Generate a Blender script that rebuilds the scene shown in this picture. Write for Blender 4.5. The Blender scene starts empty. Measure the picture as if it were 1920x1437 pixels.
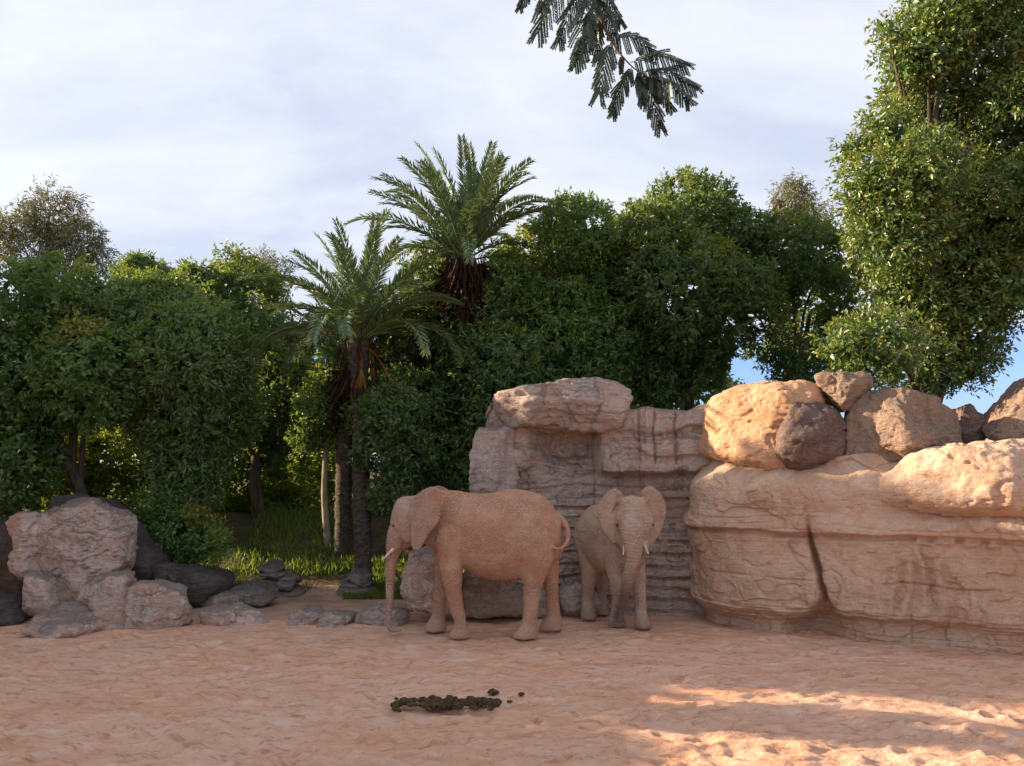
import bpy, bmesh, math, random
import numpy as np
from mathutils import Vector, Matrix

R = math.radians
SC = bpy.context.scene
COL = SC.collection

# ------------------------------------------------------------------ camera
F_PX, W_PX, H_PX = 1450.0, 1920.0, 1437.0
CAM_H, PITCH = 2.85, R(6.37)
cam_d = bpy.data.cameras.new("camera")
cam_d.sensor_fit = 'HORIZONTAL'
cam_d.sensor_width = 36.0
cam_d.lens = 36.0 * F_PX / W_PX
cam_d.clip_start = 0.05
cam_d.clip_end = 3000
cam = bpy.data.objects.new("camera", cam_d)
COL.objects.link(cam)
cam.location = (0, 0, CAM_H)
cam.rotation_euler = (R(90) + PITCH, 0, 0)
SC.camera = cam

# ------------------------------------------------------------------ sky, sun, exposure
SUN_EL, SUN_BACK = R(20), R(12)          # sun low on the left, a touch behind the scene
to_sun = Vector((-math.cos(SUN_BACK) * math.cos(SUN_EL), math.sin(SUN_BACK) * math.cos(SUN_EL), math.sin(SUN_EL)))
world = bpy.data.worlds.new("World")
SC.world = world
world.use_nodes = True
nt = world.node_tree
nt.nodes.clear()
def wn(t, **k):
    n = nt.nodes.new(t)
    for a, b in k.items():
        setattr(n, a, b)
    return n
w_out = wn('ShaderNodeOutputWorld')
w_bg = wn('ShaderNodeBackground')
w_bg.inputs['Strength'].default_value = 0.11
w_sky = wn('ShaderNodeTexSky', sky_type='NISHITA', sun_disc=False)
w_sky.sun_elevation = SUN_EL
w_sky.sun_rotation = math.atan2(to_sun.x, to_sun.y)
w_sky.altitude = 50
w_tc = wn('ShaderNodeTexCoord')
w_sep = wn('ShaderNodeSeparateXYZ')
nt.links.new(w_tc.outputs['Generated'], w_sep.inputs[0])
def wmath(op, a, b=None, c=None, clamp=False):
    n = wn('ShaderNodeMath', operation=op, use_clamp=clamp)
    for i, v in enumerate((a, b, c)):
        if v is None:
            continue
        if isinstance(v, (int, float)):
            n.inputs[i].default_value = v
        else:
            nt.links.new(v, n.inputs[i])
    return n.outputs[0]
zz = wmath('MAXIMUM', w_sep.outputs['Z'], 0.0)
den = wmath('ADD', zz, 0.38)
cx_ = wmath('DIVIDE', w_sep.outputs['X'], den)
cy_ = wmath('DIVIDE', w_sep.outputs['Y'], den)
w_comb = wn('ShaderNodeCombineXYZ')
nt.links.new(cx_, w_comb.inputs[0]); nt.links.new(cy_, w_comb.inputs[1])
w_map = wn('ShaderNodeMapping')
w_map.inputs['Rotation'].default_value = (0, 0, R(-48))
w_map.inputs['Scale'].default_value = (0.9, 1.9, 1)
nt.links.new(w_comb.outputs[0], w_map.inputs[0])
n1 = wn('ShaderNodeTexNoise'); n1.inputs['Scale'].default_value = 1.5; n1.inputs['Detail'].default_value = 9; n1.inputs['Roughness'].default_value = 0.56; n1.inputs['Distortion'].default_value = 0.35
nt.links.new(w_map.outputs[0], n1.inputs['Vector'])
n2 = wn('ShaderNodeTexNoise'); n2.inputs['Scale'].default_value = 6.5; n2.inputs['Detail'].default_value = 6; n2.inputs['Roughness'].default_value = 0.6; n2.inputs['Distortion'].default_value = 0.6
nt.links.new(w_map.outputs[0], n2.inputs['Vector'])
mixn = wmath('ADD', wmath('MULTIPLY', n1.outputs['Fac'], 0.82), wmath('MULTIPLY', n2.outputs['Fac'], 0.18))
ramp = wn('ShaderNodeValToRGB')
ramp.color_ramp.elements[0].position = 0.38
ramp.color_ramp.elements[0].color = (0.435, 0.475, 0.60, 1)
ramp.color_ramp.elements[1].position = 0.60
ramp.color_ramp.elements[1].color = (0.60, 0.62, 0.675, 1)
nt.links.new(mixn, ramp.inputs[0])
w_cl = wn('ShaderNodeVectorMath', operation='SCALE')
nt.links.new(ramp.outputs[0], w_cl.inputs[0])
w_cl.inputs['Scale'].default_value = 4.2
# thin cloud covers all but a clear strip just above the horizon
edge = wmath('ADD', zz, wmath('MULTIPLY', wmath('SUBTRACT', n2.outputs['Fac'], 0.5), 0.06))
mr = wn('ShaderNodeMapRange', interpolation_type='SMOOTHSTEP')
mr.inputs['From Min'].default_value = 0.125
mr.inputs['From Max'].default_value = 0.185
mr.inputs['To Max'].default_value = 1.0
nt.links.new(edge, mr.inputs['Value'])
w_blue = wn('ShaderNodeVectorMath', operation='MULTIPLY')
nt.links.new(w_sky.outputs[0], w_blue.inputs[0])
w_blue.inputs[1].default_value = (0.40, 0.48, 0.78)
w_mix = wn('ShaderNodeMix', data_type='RGBA')
nt.links.new(mr.outputs[0], w_mix.inputs['Factor'])
nt.links.new(w_blue.outputs[0], w_mix.inputs['A'])
w_add = wn('ShaderNodeVectorMath', operation='MULTIPLY_ADD')       # the veil lets part of the sky's own light through
nt.links.new(w_sky.outputs[0], w_add.inputs[0]); w_add.inputs[1].default_value = (0.07, 0.06, 0.045)
nt.links.new(w_cl.outputs[0], w_add.inputs[2])
nt.links.new(w_add.outputs[0], w_mix.inputs['B'])
nt.links.new(w_mix.outputs['Result'], w_bg.inputs['Color'])
nt.links.new(w_bg.outputs[0], w_out.inputs['Surface'])

sun_d = bpy.data.lights.new("sun", 'SUN')
sun_d.energy = 4.2
sun_d.angle = R(0.6)
sun_d.color = (1.0, 0.80, 0.56)
sun = bpy.data.objects.new("sun", sun_d)
COL.objects.link(sun)
sun.location = to_sun * 60
sun.rotation_euler = to_sun.to_track_quat('Z', 'Y').to_euler()

SC.view_settings.view_transform = 'Standard'
SC.view_settings.look = 'None'
SC.view_settings.gamma = 1.0
SC.view_settings.exposure = 1.66
SC.view_settings.use_curve_mapping = False
SC.render.engine = 'CYCLES'
SC.cycles.max_bounces = 8
SC.cycles.diffuse_bounces = 4
SC.cycles.glossy_bounces = 2
SC.cycles.transmission_bounces = 4
SC.cycles.use_denoising = True
SC.cycles.caustics_reflective = False
SC.cycles.caustics_refractive = False

# ------------------------------------------------------------------ helpers
def P(px, py, Y):
    """photograph pixel -> world point at real depth Y in front of the viewpoint"""
    cx = (px - W_PX / 2) / F_PX
    cy = (H_PX / 2 - py) / F_PX
    dy = math.cos(PITCH) - cy * math.sin(PITCH)
    dz = math.sin(PITCH) + cy * math.cos(PITCH)
    t = Y / dy
    return np.array((cx * t, Y, CAM_H + dz * t))

_M1, _M2, _M3 = np.uint32(374761393), np.uint32(668265263), np.uint32(2246822519)
def _hash(ix, iy, iz, seed):
    h = ix.astype(np.uint32) * _M1 + iy.astype(np.uint32) * _M2 + iz.astype(np.uint32) * _M3 + np.uint32((seed * 3266489917) & 0xffffffff)
    h = (h ^ (h >> np.uint32(13))) * np.uint32(1274126177)
    h = (h ^ (h >> np.uint32(16))) * np.uint32(2654435761)
    h = h ^ (h >> np.uint32(15))
    return h.astype(np.float64) / 2147483648.0 - 1.0
def vnoise(p, seed=0):
    i = np.floor(p).astype(np.int64)
    f = p - i
    u = f * f * f * (f * (f * 6 - 15) + 10)
    r = 0
    for a in (0, 1):
        wa = u[:, 0] if a else 1 - u[:, 0]
        for b in (0, 1):
            wb = u[:, 1] if b else 1 - u[:, 1]
            for c in (0, 1):
                wc = u[:, 2] if c else 1 - u[:, 2]
                r = r + wa * wb * wc * _hash(i[:, 0] + a, i[:, 1] + b, i[:, 2] + c, seed)
    return r
def fbm(p, oct=4, seed=0, rough=0.5, ridged=False):
    r, a, s = 0, 1.0, 0
    p = np.asarray(p, float)
    for k in range(oct):
        n = vnoise(p, seed + k * 17)
        if ridged:
            n = 1 - 2 * np.abs(n)
        r = r + a * n
        s += a
        a *= rough
        p = p * 2.03 + 7.1
    return r / s
def smooth(a, b, x):
    t = np.clip((x - a) / (b - a), 0, 1)
    return t * t * (3 - 2 * t)

ORIGIN = {}
def mk(name, V, faces, mat, parent=None, smooth_sh=True, tint=None):
    """one mesh object; V in world coordinates, faces a list of index arrays (n x 3 / n x 4)"""
    V = np.asarray(V, float)
    if parent is not None:
        V = V - ORIGIN[parent.name]
    if not isinstance(faces, (list, tuple)):
        faces = [faces]
    me = bpy.data.meshes.new(name)
    faces = [np.asarray(f, np.int32) for f in faces if len(f)]
    loops = np.concatenate([f.ravel() for f in faces])
    tot = np.concatenate([np.full(len(f), f.shape[1], np.int32) for f in faces])
    start = np.concatenate([[0], np.cumsum(tot)[:-1]]).astype(np.int32)
    me.vertices.add(len(V)); me.vertices.foreach_set('co', V.astype(np.float32).ravel())
    me.loops.add(len(loops)); me.loops.foreach_set('vertex_index', loops)
    me.polygons.add(len(tot)); me.polygons.foreach_set('loop_start', start); me.polygons.foreach_set('loop_total', tot)
    if smooth_sh:
        me.polygons.foreach_set('use_smooth', np.ones(len(tot), bool))
    me.update(calc_edges=True)
    if tint is not None:
        at = me.attributes.new('tint', 'FLOAT', 'FACE')
        at.data.foreach_set('value', np.asarray(tint, np.float32))
    me.materials.append(mat)
    o = bpy.data.objects.new(name, me)
    COL.objects.link(o)
    if parent is not None:
        o.parent = parent
        ORIGIN[o.name] = ORIGIN[parent.name]
    else:
        ORIGIN[o.name] = np.zeros(3)
    return o
def tag(o, label, cat, group=None, kind=None):
    o['label'] = label
    if cat:
        o['category'] = cat
    if group:
        o['group'] = group
    if kind:
        o['kind'] = kind
    return o
def thing(name, loc, label, cat, group=None):
    o = bpy.data.objects.new(name, None)
    o.empty_display_size = 0.2
    COL.objects.link(o)
    o.location = tuple(loc)
    ORIGIN[o.name] = np.array(loc, float)
    return tag(o, label, cat, group)
def center_origin(o):
    """move a top-level mesh's origin to its base"""
    me = o.data
    n = len(me.vertices)
    a = np.empty(n * 3, np.float32); me.vertices.foreach_get('co', a); a = a.reshape(-1, 3)
    c = np.array(((a[:, 0].min() + a[:, 0].max()) / 2, (a[:, 1].min() + a[:, 1].max()) / 2, a[:, 2].min()))
    me.vertices.foreach_set('co', (a - c).astype(np.float32).ravel())
    o.location = tuple(c)
    ORIGIN[o.name] = c
    me.update()
    return o

def tube(pts, rad, n=8, flat=1.0):
    pts = np.asarray(pts, float)
    m = len(pts)
    rad = np.asarray(rad, float)
    tan = np.gradient(pts, axis=0)
    tan /= np.linalg.norm(tan, axis=1)[:, None] + 1e-9
    ref = np.array((0, 1.0, 0)) if abs(tan[0][1]) < 0.9 else np.array((1.0, 0, 0))
    V = []
    ang = np.arange(n) * 2 * math.pi / n
    for i in range(m):
        a = ref - tan[i] * np.dot(ref, tan[i])
        a /= np.linalg.norm(a)
        ref = a
        b = np.cross(tan[i], a)
        V.append(pts[i] + rad[i] * (np.cos(ang)[:, None] * a * flat + np.sin(ang)[:, None] * b))
    return loft(V)
def loft(rings):
    n = len(rings[0]); m = len(rings)
    V = np.concatenate(list(rings) + [rings[0].mean(0)[None], rings[-1].mean(0)[None]])
    i = np.arange(n); j = (i + 1) % n
    Q = np.concatenate([np.stack([k * n + i, k * n + j, (k + 1) * n + j, (k + 1) * n + i], 1) for k in range(m - 1)])
    T = np.concatenate([np.stack([j, i, np.full(n, m * n)], 1), np.stack([(m - 1) * n + i, (m - 1) * n + j, np.full(n, m * n + 1)], 1)])
    return V, Q, T
def join(parts):
    Vs, Q, T, o = [], [], [], 0
    for V, q, t in parts:
        Vs.append(V); Q.append(q + o); T.append(t + o); o += len(V)
    return np.concatenate(Vs), [np.concatenate(Q), np.concatenate(T)]
def catmull(pts, k=6, closed=False):
    pts = np.asarray(pts, float)
    n = len(pts)
    out = []
    rng_ = range(n) if closed else range(n - 1)
    for i in rng_:
        if closed:
            a, b, c, d = pts[(i - 1) % n], pts[i], pts[(i + 1) % n], pts[(i + 2) % n]
        else:
            a, b, c, d = pts[max(i - 1, 0)], pts[i], pts[i + 1], pts[min(i + 2, n - 1)]
        for t in np.arange(k) / k:
            out.append(0.5 * (2 * b + (c - a) * t + (2 * a - 5 * b + 4 * c - d) * t * t + (-a + 3 * b - 3 * c + d) * t ** 3))
    if not closed:
        out.append(pts[-1])
    return np.array(out)
_ICO = {}
def ico(sub):
    if sub not in _ICO:
        bm = bmesh.new()
        bmesh.ops.create_icosphere(bm, subdivisions=sub, radius=1)
        V = np.array([v.co[:] for v in bm.verts]); Fc = np.array([[v.index for v in f.verts] for f in bm.faces])
        bm.free()
        _ICO[sub] = (V / np.linalg.norm(V, axis=1)[:, None], Fc)
    return _ICO[sub]

# ------------------------------------------------------------------ materials
class NT:
    def __init__(s, name):
        s.m = bpy.data.materials.new(name); s.m.use_nodes = True
        s.t = s.m.node_tree; s.t.nodes.clear()
        s.out = s.n('ShaderNodeOutputMaterial')
    def n(s, t, **k):
        x = s.t.nodes.new(t)
        for a, b in k.items():
            setattr(x, a, b)
        return x
    def l(s, a, b):
        s.t.links.new(a, b)
    def pos(s, scale=(1, 1, 1), rot=(0, 0, 0)):
        if not hasattr(s, 'geo'):
            s.geo = s.n('ShaderNodeNewGeometry')
        m = s.n('ShaderNodeMapping')
        m.inputs['Scale'].default_value = scale
        m.inputs['Rotation'].default_value = rot
        s.l(s.geo.outputs['Position'], m.inputs[0])
        return m.outputs[0]
    def noise(s, vec, scale, detail=5, rough=0.55, dist=0.0):
        x = s.n('ShaderNodeTexNoise')
        x.inputs['Scale'].default_value = scale; x.inputs['Detail'].default_value = detail
        x.inputs['Roughness'].default_value = rough; x.inputs['Distortion'].default_value = dist
        s.l(vec, x.inputs['Vector'])
        return x.outputs['Fac']
    def vor(s, vec, scale, feature='DISTANCE_TO_EDGE'):
        x = s.n('ShaderNodeTexVoronoi', feature=feature)
        x.inputs['Scale'].default_value = scale
        s.l(vec, x.inputs['Vector'])
        return x.outputs['Distance']
    def mr(s, v, a, b, c=0.0, d=1.0):
        x = s.n('ShaderNodeMapRange', interpolation_type='SMOOTHSTEP')
        x.inputs['From Min'].default_value = a; x.inputs['From Max'].default_value = b
        x.inputs['To Min'].default_value = c; x.inputs['To Max'].default_value = d
        s.l(v, x.inputs['Value'])
        return x.outputs[0]
    def math(s, op, a, b=0.0):
        x = s.n('ShaderNodeMath', operation=op)
        for i, v in enumerate((a, b)):
            if isinstance(v, (int, float)):
                x.inputs[i].default_value = v
            else:
                s.l(v, x.inputs[i])
        return x.outputs[0]
    def mix(s, f, a, b):
        x = s.n('ShaderNodeMix', data_type='RGBA')
        for key, v in (('Factor', f), ('A', a), ('B', b)):
            if isinstance(v, (int, float)):
                x.inputs[key].default_value = v
            elif isinstance(v, tuple):
                x.inputs[key].default_value = (*v, 1)
            else:
                s.l(v, x.inputs[key])
        return x.outputs['Result']
    def bump(s, h, strength, dist, prev=None):
        x = s.n('ShaderNodeBump')
        x.inputs['Strength'].default_value = strength; x.inputs['Distance'].default_value = dist
        s.l(h, x.inputs['Height'])
        if prev is not None:
            s.l(prev, x.inputs['Normal'])
        return x.outputs[0]
    def bsdf(s, col, rough=0.9, spec=0.2, normal=None, finish=True):
        b = s.n('ShaderNodeBsdfPrincipled')
        if isinstance(col, tuple):
            b.inputs['Base Color'].default_value = (*col, 1)
        else:
            s.l(col, b.inputs['Base Color'])
        if isinstance(rough, (int, float)):
            b.inputs['Roughness'].default_value = rough
        else:
            s.l(rough, b.inputs['Roughness'])
        b.inputs['Specular IOR Level'].default_value = spec
        if normal is not None:
            s.l(normal, b.inputs['Normal'])
        if finish:
            s.l(b.outputs[0], s.out.inputs['Surface'])
        return b

def rock_mat(name, c1, c2, c3, stain=0.5, stain_col=(0.09, 0.075, 0.07), strata=0.3, bump=0.6, lichen=0.55, patch=0.8, fissure=0.5):
    t = NT(name)
    p = t.pos()
    big = t.noise(p, 0.9, 8, 0.6, 0.5)
    med = t.noise(p, 3.4, 9, 0.65, 0.6)
    fine = t.noise(p, 26, 6, 0.6)
    c = t.mix(t.mr(big, 0.38, 0.62), c1, c2)
    c = t.mix(t.math('MULTIPLY', t.mr(med, 0.48, 0.62), patch), c, c3)
    band = t.noise(t.pos((0.5, 0.5, 7.0)), 1.0, 6, 0.6, 0.3)
    c = t.mix(t.math('MULTIPLY', t.mr(band, 0.5, 0.7), strata), c, tuple(x * 0.62 for x in c2))
    stv = t.noise(t.pos((3.2, 3.2, 0.5)), 1.0, 7, 0.62, 0.4)
    st = t.math('MULTIPLY', t.mr(stv, 0.52, 0.7), stain)
    c = t.mix(st, c, stain_col)
    crack = t.vor(t.pos((1, 1, 1.7)), 2.6)
    warp = t.noise(p, 9, 4)
    ck = t.mr(t.math('ADD', crack, t.math('MULTIPLY', t.math('SUBTRACT', warp, 0.5), 0.12)), 0.0, 0.03)
    ckm = t.math('MULTIPLY', t.math('SUBTRACT', 1.0, ck), t.mr(med, 0.46, 0.6))
    c = t.mix(t.math('MULTIPLY', ckm, fissure), c, tuple(x * 0.3 for x in c2))
    c = t.mix(t.mr(fine, 0.35, 0.75, 0.0, 0.35), c, tuple(min(1, x * 1.35) for x in c1))
    sepn = t.n('ShaderNodeSeparateXYZ')
    t.l(t.geo.outputs['Normal'], sepn.inputs[0])
    lich = t.math('MULTIPLY', t.mr(t.math('ADD', sepn.outputs['Z'], t.math('MULTIPLY', t.math('SUBTRACT', med, 0.5), 1.6)), 0.3, 0.8), lichen)
    c = t.mix(lich, c, stain_col)
    b = t.bump(t.noise(p, 14, 10, 0.68, 0.4), bump, 0.09)
    b = t.bump(t.noise(t.pos((1, 1, 3.2)), 5.5, 8, 0.62, 0.5), bump, 0.16, b)
    b = t.bump(t.math('SUBTRACT', 1.0, ckm), fissure * 0.8, 0.04, b)
    t.bsdf(c, 0.93, 0.15, b)
    return t.m

M = {}
M['rock_grey'] = rock_mat('rock_grey', (0.46, 0.36, 0.30), (0.36, 0.27, 0.22), (0.55, 0.49, 0.43), 0.5)
M['rock_pink'] = rock_mat('rock_pink', (0.59, 0.42, 0.355), (0.47, 0.315, 0.24), (0.70, 0.61, 0.54), 0.5, (0.15, 0.12, 0.105), lichen=0.75)
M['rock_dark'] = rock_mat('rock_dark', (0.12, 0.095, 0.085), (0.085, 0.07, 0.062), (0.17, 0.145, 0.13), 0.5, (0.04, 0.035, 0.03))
M['rock_strata'] = rock_mat('rock_strata', (0.55, 0.40, 0.325), (0.45, 0.305, 0.235), (0.60, 0.52, 0.455), 0.55, (0.13, 0.105, 0.1), 0.5)
M['rock_cap'] = rock_mat('rock_cap', (0.54, 0.405, 0.34), (0.43, 0.305, 0.25), (0.58, 0.51, 0.455), 0.6, (0.11, 0.1, 0.1), 0.4)
M['sandstone'] = rock_mat('sandstone', (0.60, 0.405, 0.285), (0.53, 0.32, 0.21), (0.65, 0.49, 0.37), 0.3, (0.27, 0.175, 0.125), 0.28, 0.5, 0.0, 0.6, 0.2)
M['sandstone_orange'] = rock_mat('sandstone_orange', (0.58, 0.33, 0.19), (0.48, 0.255, 0.14), (0.58, 0.40, 0.27), 0.25, (0.22, 0.13, 0.09), 0.2, 0.5, 0.0, 0.6, 0.25)
M['rock_brown'] = rock_mat('rock_brown', (0.36, 0.245, 0.175), (0.28, 0.185, 0.135), (0.40, 0.30, 0.23), 0.5, (0.12, 0.09, 0.075), 0.2)
M['rock_umber'] = rock_mat('rock_umber', (0.25, 0.17, 0.14), (0.18, 0.125, 0.105), (0.32, 0.22, 0.17), 0.5, (0.08, 0.06, 0.055), 0.2, 0.7)
M['ledge'] = rock_mat('ledge', (0.25, 0.21, 0.18), (0.17, 0.14, 0.12), (0.34, 0.30, 0.27), 0.5, (0.06, 0.05, 0.05), 0.5)

def sand_mat():
    t = NT('sand')
    p = t.pos()
    big = t.noise(t.pos((0.35, 0.8, 1)), 1.0, 7, 0.6, 0.4)
    med = t.noise(t.pos((1.0, 2.0, 1)), 2.2, 8, 0.62, 0.6)
    fine = t.noise(p, 38, 5, 0.6)
    c = t.mix(t.mr(big, 0.36, 0.64), (0.71, 0.435, 0.305), (0.68, 0.375, 0.235))
    c = t.mix(t.math('MULTIPLY', t.mr(med, 0.53, 0.66), 0.55), c, (0.52, 0.245, 0.15))
    c = t.mix(t.math('MULTIPLY', t.mr(med, 0.48, 0.36), 0.5), c, (0.72, 0.51, 0.40))
    c = t.mix(t.mr(fine, 0.3, 0.8, 0.0, 0.25), c, (0.48, 0.28, 0.19))
    scuff = t.noise(t.pos((0.8, 2.6, 1), (0, 0, R(8))), 3.8, 9, 0.72, 0.7)
    c = t.mix(t.math('MULTIPLY', t.mr(scuff, 0.54, 0.61), 0.75), c, (0.43, 0.21, 0.135))
    pale = t.noise(t.pos((0.7, 2.2, 1), (0, 0, R(-6))), 1.9, 8, 0.66, 0.7)
    c = t.mix(t.math('MULTIPLY', t.mr(pale, 0.54, 0.66), 0.6), c, (0.76, 0.55, 0.44))
    b = t.bump(t.noise(t.pos((1, 1.6, 1)), 7, 9, 0.66, 0.3), 0.8, 0.10)
    b = t.bump(t.noise(p, 60, 6, 0.6), 0.35, 0.012, b)
    t.bsdf(c, 0.95, 0.1, b)
    return t.m
M['sand'] = sand_mat()
def soil_mat():
    t = NT('soil_and_grass')
    p = t.pos()
    c = t.mix(t.mr(t.noise(p, 0.9, 7, 0.6), 0.42, 0.6), (0.055, 0.075, 0.02), (0.13, 0.085, 0.05))
    c = t.mix(t.mr(t.noise(p, 9, 6), 0.4, 0.75), c, (0.07, 0.055, 0.035))
    b = t.bump(t.noise(p, 8, 8, 0.65), 0.8, 0.12)
    t.bsdf(c, 0.95, 0.1, b)
    return t.m
M['soil'] = soil_mat()
def path_mat():
    t = NT('earth_path')
    p = t.pos()
    c = t.mix(t.mr(t.noise(p, 1.6, 7, 0.6), 0.4, 0.62), (0.30, 0.185, 0.13), (0.42, 0.265, 0.19))
    t.bsdf(c, 0.95, 0.1, t.bump(t.noise(p, 12, 8, 0.65), 0.7, 0.06))
    return t.m
M['path'] = path_mat()

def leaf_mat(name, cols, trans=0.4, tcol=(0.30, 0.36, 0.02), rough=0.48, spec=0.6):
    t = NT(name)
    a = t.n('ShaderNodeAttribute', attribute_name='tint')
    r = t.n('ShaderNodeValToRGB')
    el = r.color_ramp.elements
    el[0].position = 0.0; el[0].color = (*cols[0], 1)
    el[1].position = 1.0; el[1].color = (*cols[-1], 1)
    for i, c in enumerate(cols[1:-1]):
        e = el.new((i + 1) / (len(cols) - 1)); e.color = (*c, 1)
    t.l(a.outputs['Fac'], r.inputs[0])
    b = t.bsdf(r.outputs[0], rough, spec, finish=False)
    tr = t.n('ShaderNodeBsdfTranslucent')
    t.l(t.mix(0.6, r.outputs[0], tcol), tr.inputs['Color'])
    mx = t.n('ShaderNodeMixShader')
    mx.inputs[0].default_value = trans
    t.l(b.outputs[0], mx.inputs[1]); t.l(tr.outputs[0], mx.inputs[2])
    t.l(mx.outputs[0], t.out.inputs['Surface'])
    return t.m
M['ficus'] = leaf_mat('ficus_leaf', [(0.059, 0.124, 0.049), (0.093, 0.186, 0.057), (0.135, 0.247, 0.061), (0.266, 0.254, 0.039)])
M['ficus_b'] = leaf_mat('carob_leaf', [(0.075, 0.139, 0.061), (0.113, 0.196, 0.073), (0.151, 0.243, 0.073), (0.239, 0.243, 0.044)])
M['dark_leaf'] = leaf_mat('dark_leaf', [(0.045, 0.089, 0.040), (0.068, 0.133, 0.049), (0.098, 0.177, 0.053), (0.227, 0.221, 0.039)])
M['bright_leaf'] = leaf_mat('bright_leaf', [(0.068, 0.121, 0.018), (0.121, 0.189, 0.022), (0.176, 0.243, 0.024), (0.257, 0.270, 0.036)], 0.5, (0.34, 0.40, 0.02))
M['laurel'] = leaf_mat('laurel_leaf', [(0.044, 0.099, 0.042), (0.088, 0.165, 0.045), (0.133, 0.214, 0.050), (0.255, 0.255, 0.060)], 0.3, (0.26, 0.30, 0.02), 0.34, 0.6)
M['gum'] = leaf_mat('gum_leaf', [(0.084, 0.110, 0.054), (0.132, 0.143, 0.066), (0.192, 0.181, 0.072), (0.240, 0.220, 0.096)], 0.3, (0.2, 0.17, 0.05))
M['palm_leaf'] = leaf_mat('palm_leaf', [(0.072, 0.131, 0.072), (0.112, 0.186, 0.085), (0.162, 0.240, 0.109), (0.284, 0.306, 0.120)], 0.25, (0.16, 0.18, 0.03), 0.4, 0.5)
M['dead_frond'] = leaf_mat('dead_frond', [(0.027, 0.013, 0.009), (0.043, 0.021, 0.014), (0.054, 0.027, 0.015), (0.069, 0.038, 0.022)], 0.15, (0.12, 0.06, 0.02), 0.8, 0.1)
M['date_stalk'] = leaf_mat('date_stalk', [(0.225, 0.098, 0.022), (0.285, 0.128, 0.030), (0.338, 0.165, 0.038), (0.375, 0.203, 0.060)], 0.15, (0.4, 0.2, 0.03), 0.7, 0.2)
M['feather_leaf'] = leaf_mat('feather_leaf', [(0.013, 0.025, 0.009), (0.019, 0.035, 0.013), (0.029, 0.045, 0.017), (0.039, 0.056, 0.019)], 0.15, (0.08, 0.10, 0.02), 0.35, 0.6)
M['grass'] = leaf_mat('grass_blade', [(0.10, 0.15, 0.02), (0.14, 0.21, 0.03), (0.18, 0.25, 0.035), (0.24, 0.28, 0.05)], 0.4, (0.3, 0.4, 0.03))
def bark_mat(name, c1, c2, sc=6.0, zs=0.35, st=0.8):
    t = NT(name)
    v = t.pos((1, 1, zs))
    n = t.noise(v, sc, 8, 0.65, 0.5)
    c = t.mix(t.mr(n, 0.35, 0.65), c1, c2)
    t.bsdf(c, 0.9, 0.15, t.bump(n, st, 0.06))
    return t.m
M['bark'] = bark_mat('bark', (0.055, 0.042, 0.032), (0.12, 0.095, 0.07))
M['bark_pale'] = bark_mat('bark_pale', (0.22, 0.17, 0.12), (0.34, 0.28, 0.21))
M['palm_trunk'] = bark_mat('palm_trunk', (0.05, 0.038, 0.03), (0.13, 0.10, 0.08), 7.0, 2.2, 1.0)
M['twig'] = bark_mat('twig', (0.13, 0.075, 0.05), (0.2, 0.12, 0.08), 30)
M['dung'] = bark_mat('dung', (0.045, 0.03, 0.014), (0.15, 0.10, 0.045), 24, 1.0, 1.0)
def ivory():
    t = NT('tusk_ivory')
    c = t.mix(t.mr(t.noise(t.pos((1, 1, 3)), 9, 5), 0.35, 0.7), (0.68, 0.56, 0.44), (0.55, 0.42, 0.31))
    t.bsdf(c, 0.45, 0.4)
    return t.m
M['ivory'] = ivory()
def eye_mat():
    t = NT('eye')
    c = t.mix(t.mr(t.noise(t.pos(), 60, 2), 0.4, 0.6), (0.012, 0.008, 0.006), (0.03, 0.018, 0.012))
    t.bsdf(c, 0.15, 0.5)
    return t.m
M['eye'] = eye_mat()
def nail_mat():
    t = NT('toenail')
    c = t.mix(t.mr(t.noise(t.pos(), 30, 4), 0.4, 0.6), (0.34, 0.23, 0.17), (0.26, 0.17, 0.13))
    t.bsdf(c, 0.7, 0.3)
    return t.m
M['nail'] = nail_mat()
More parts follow.
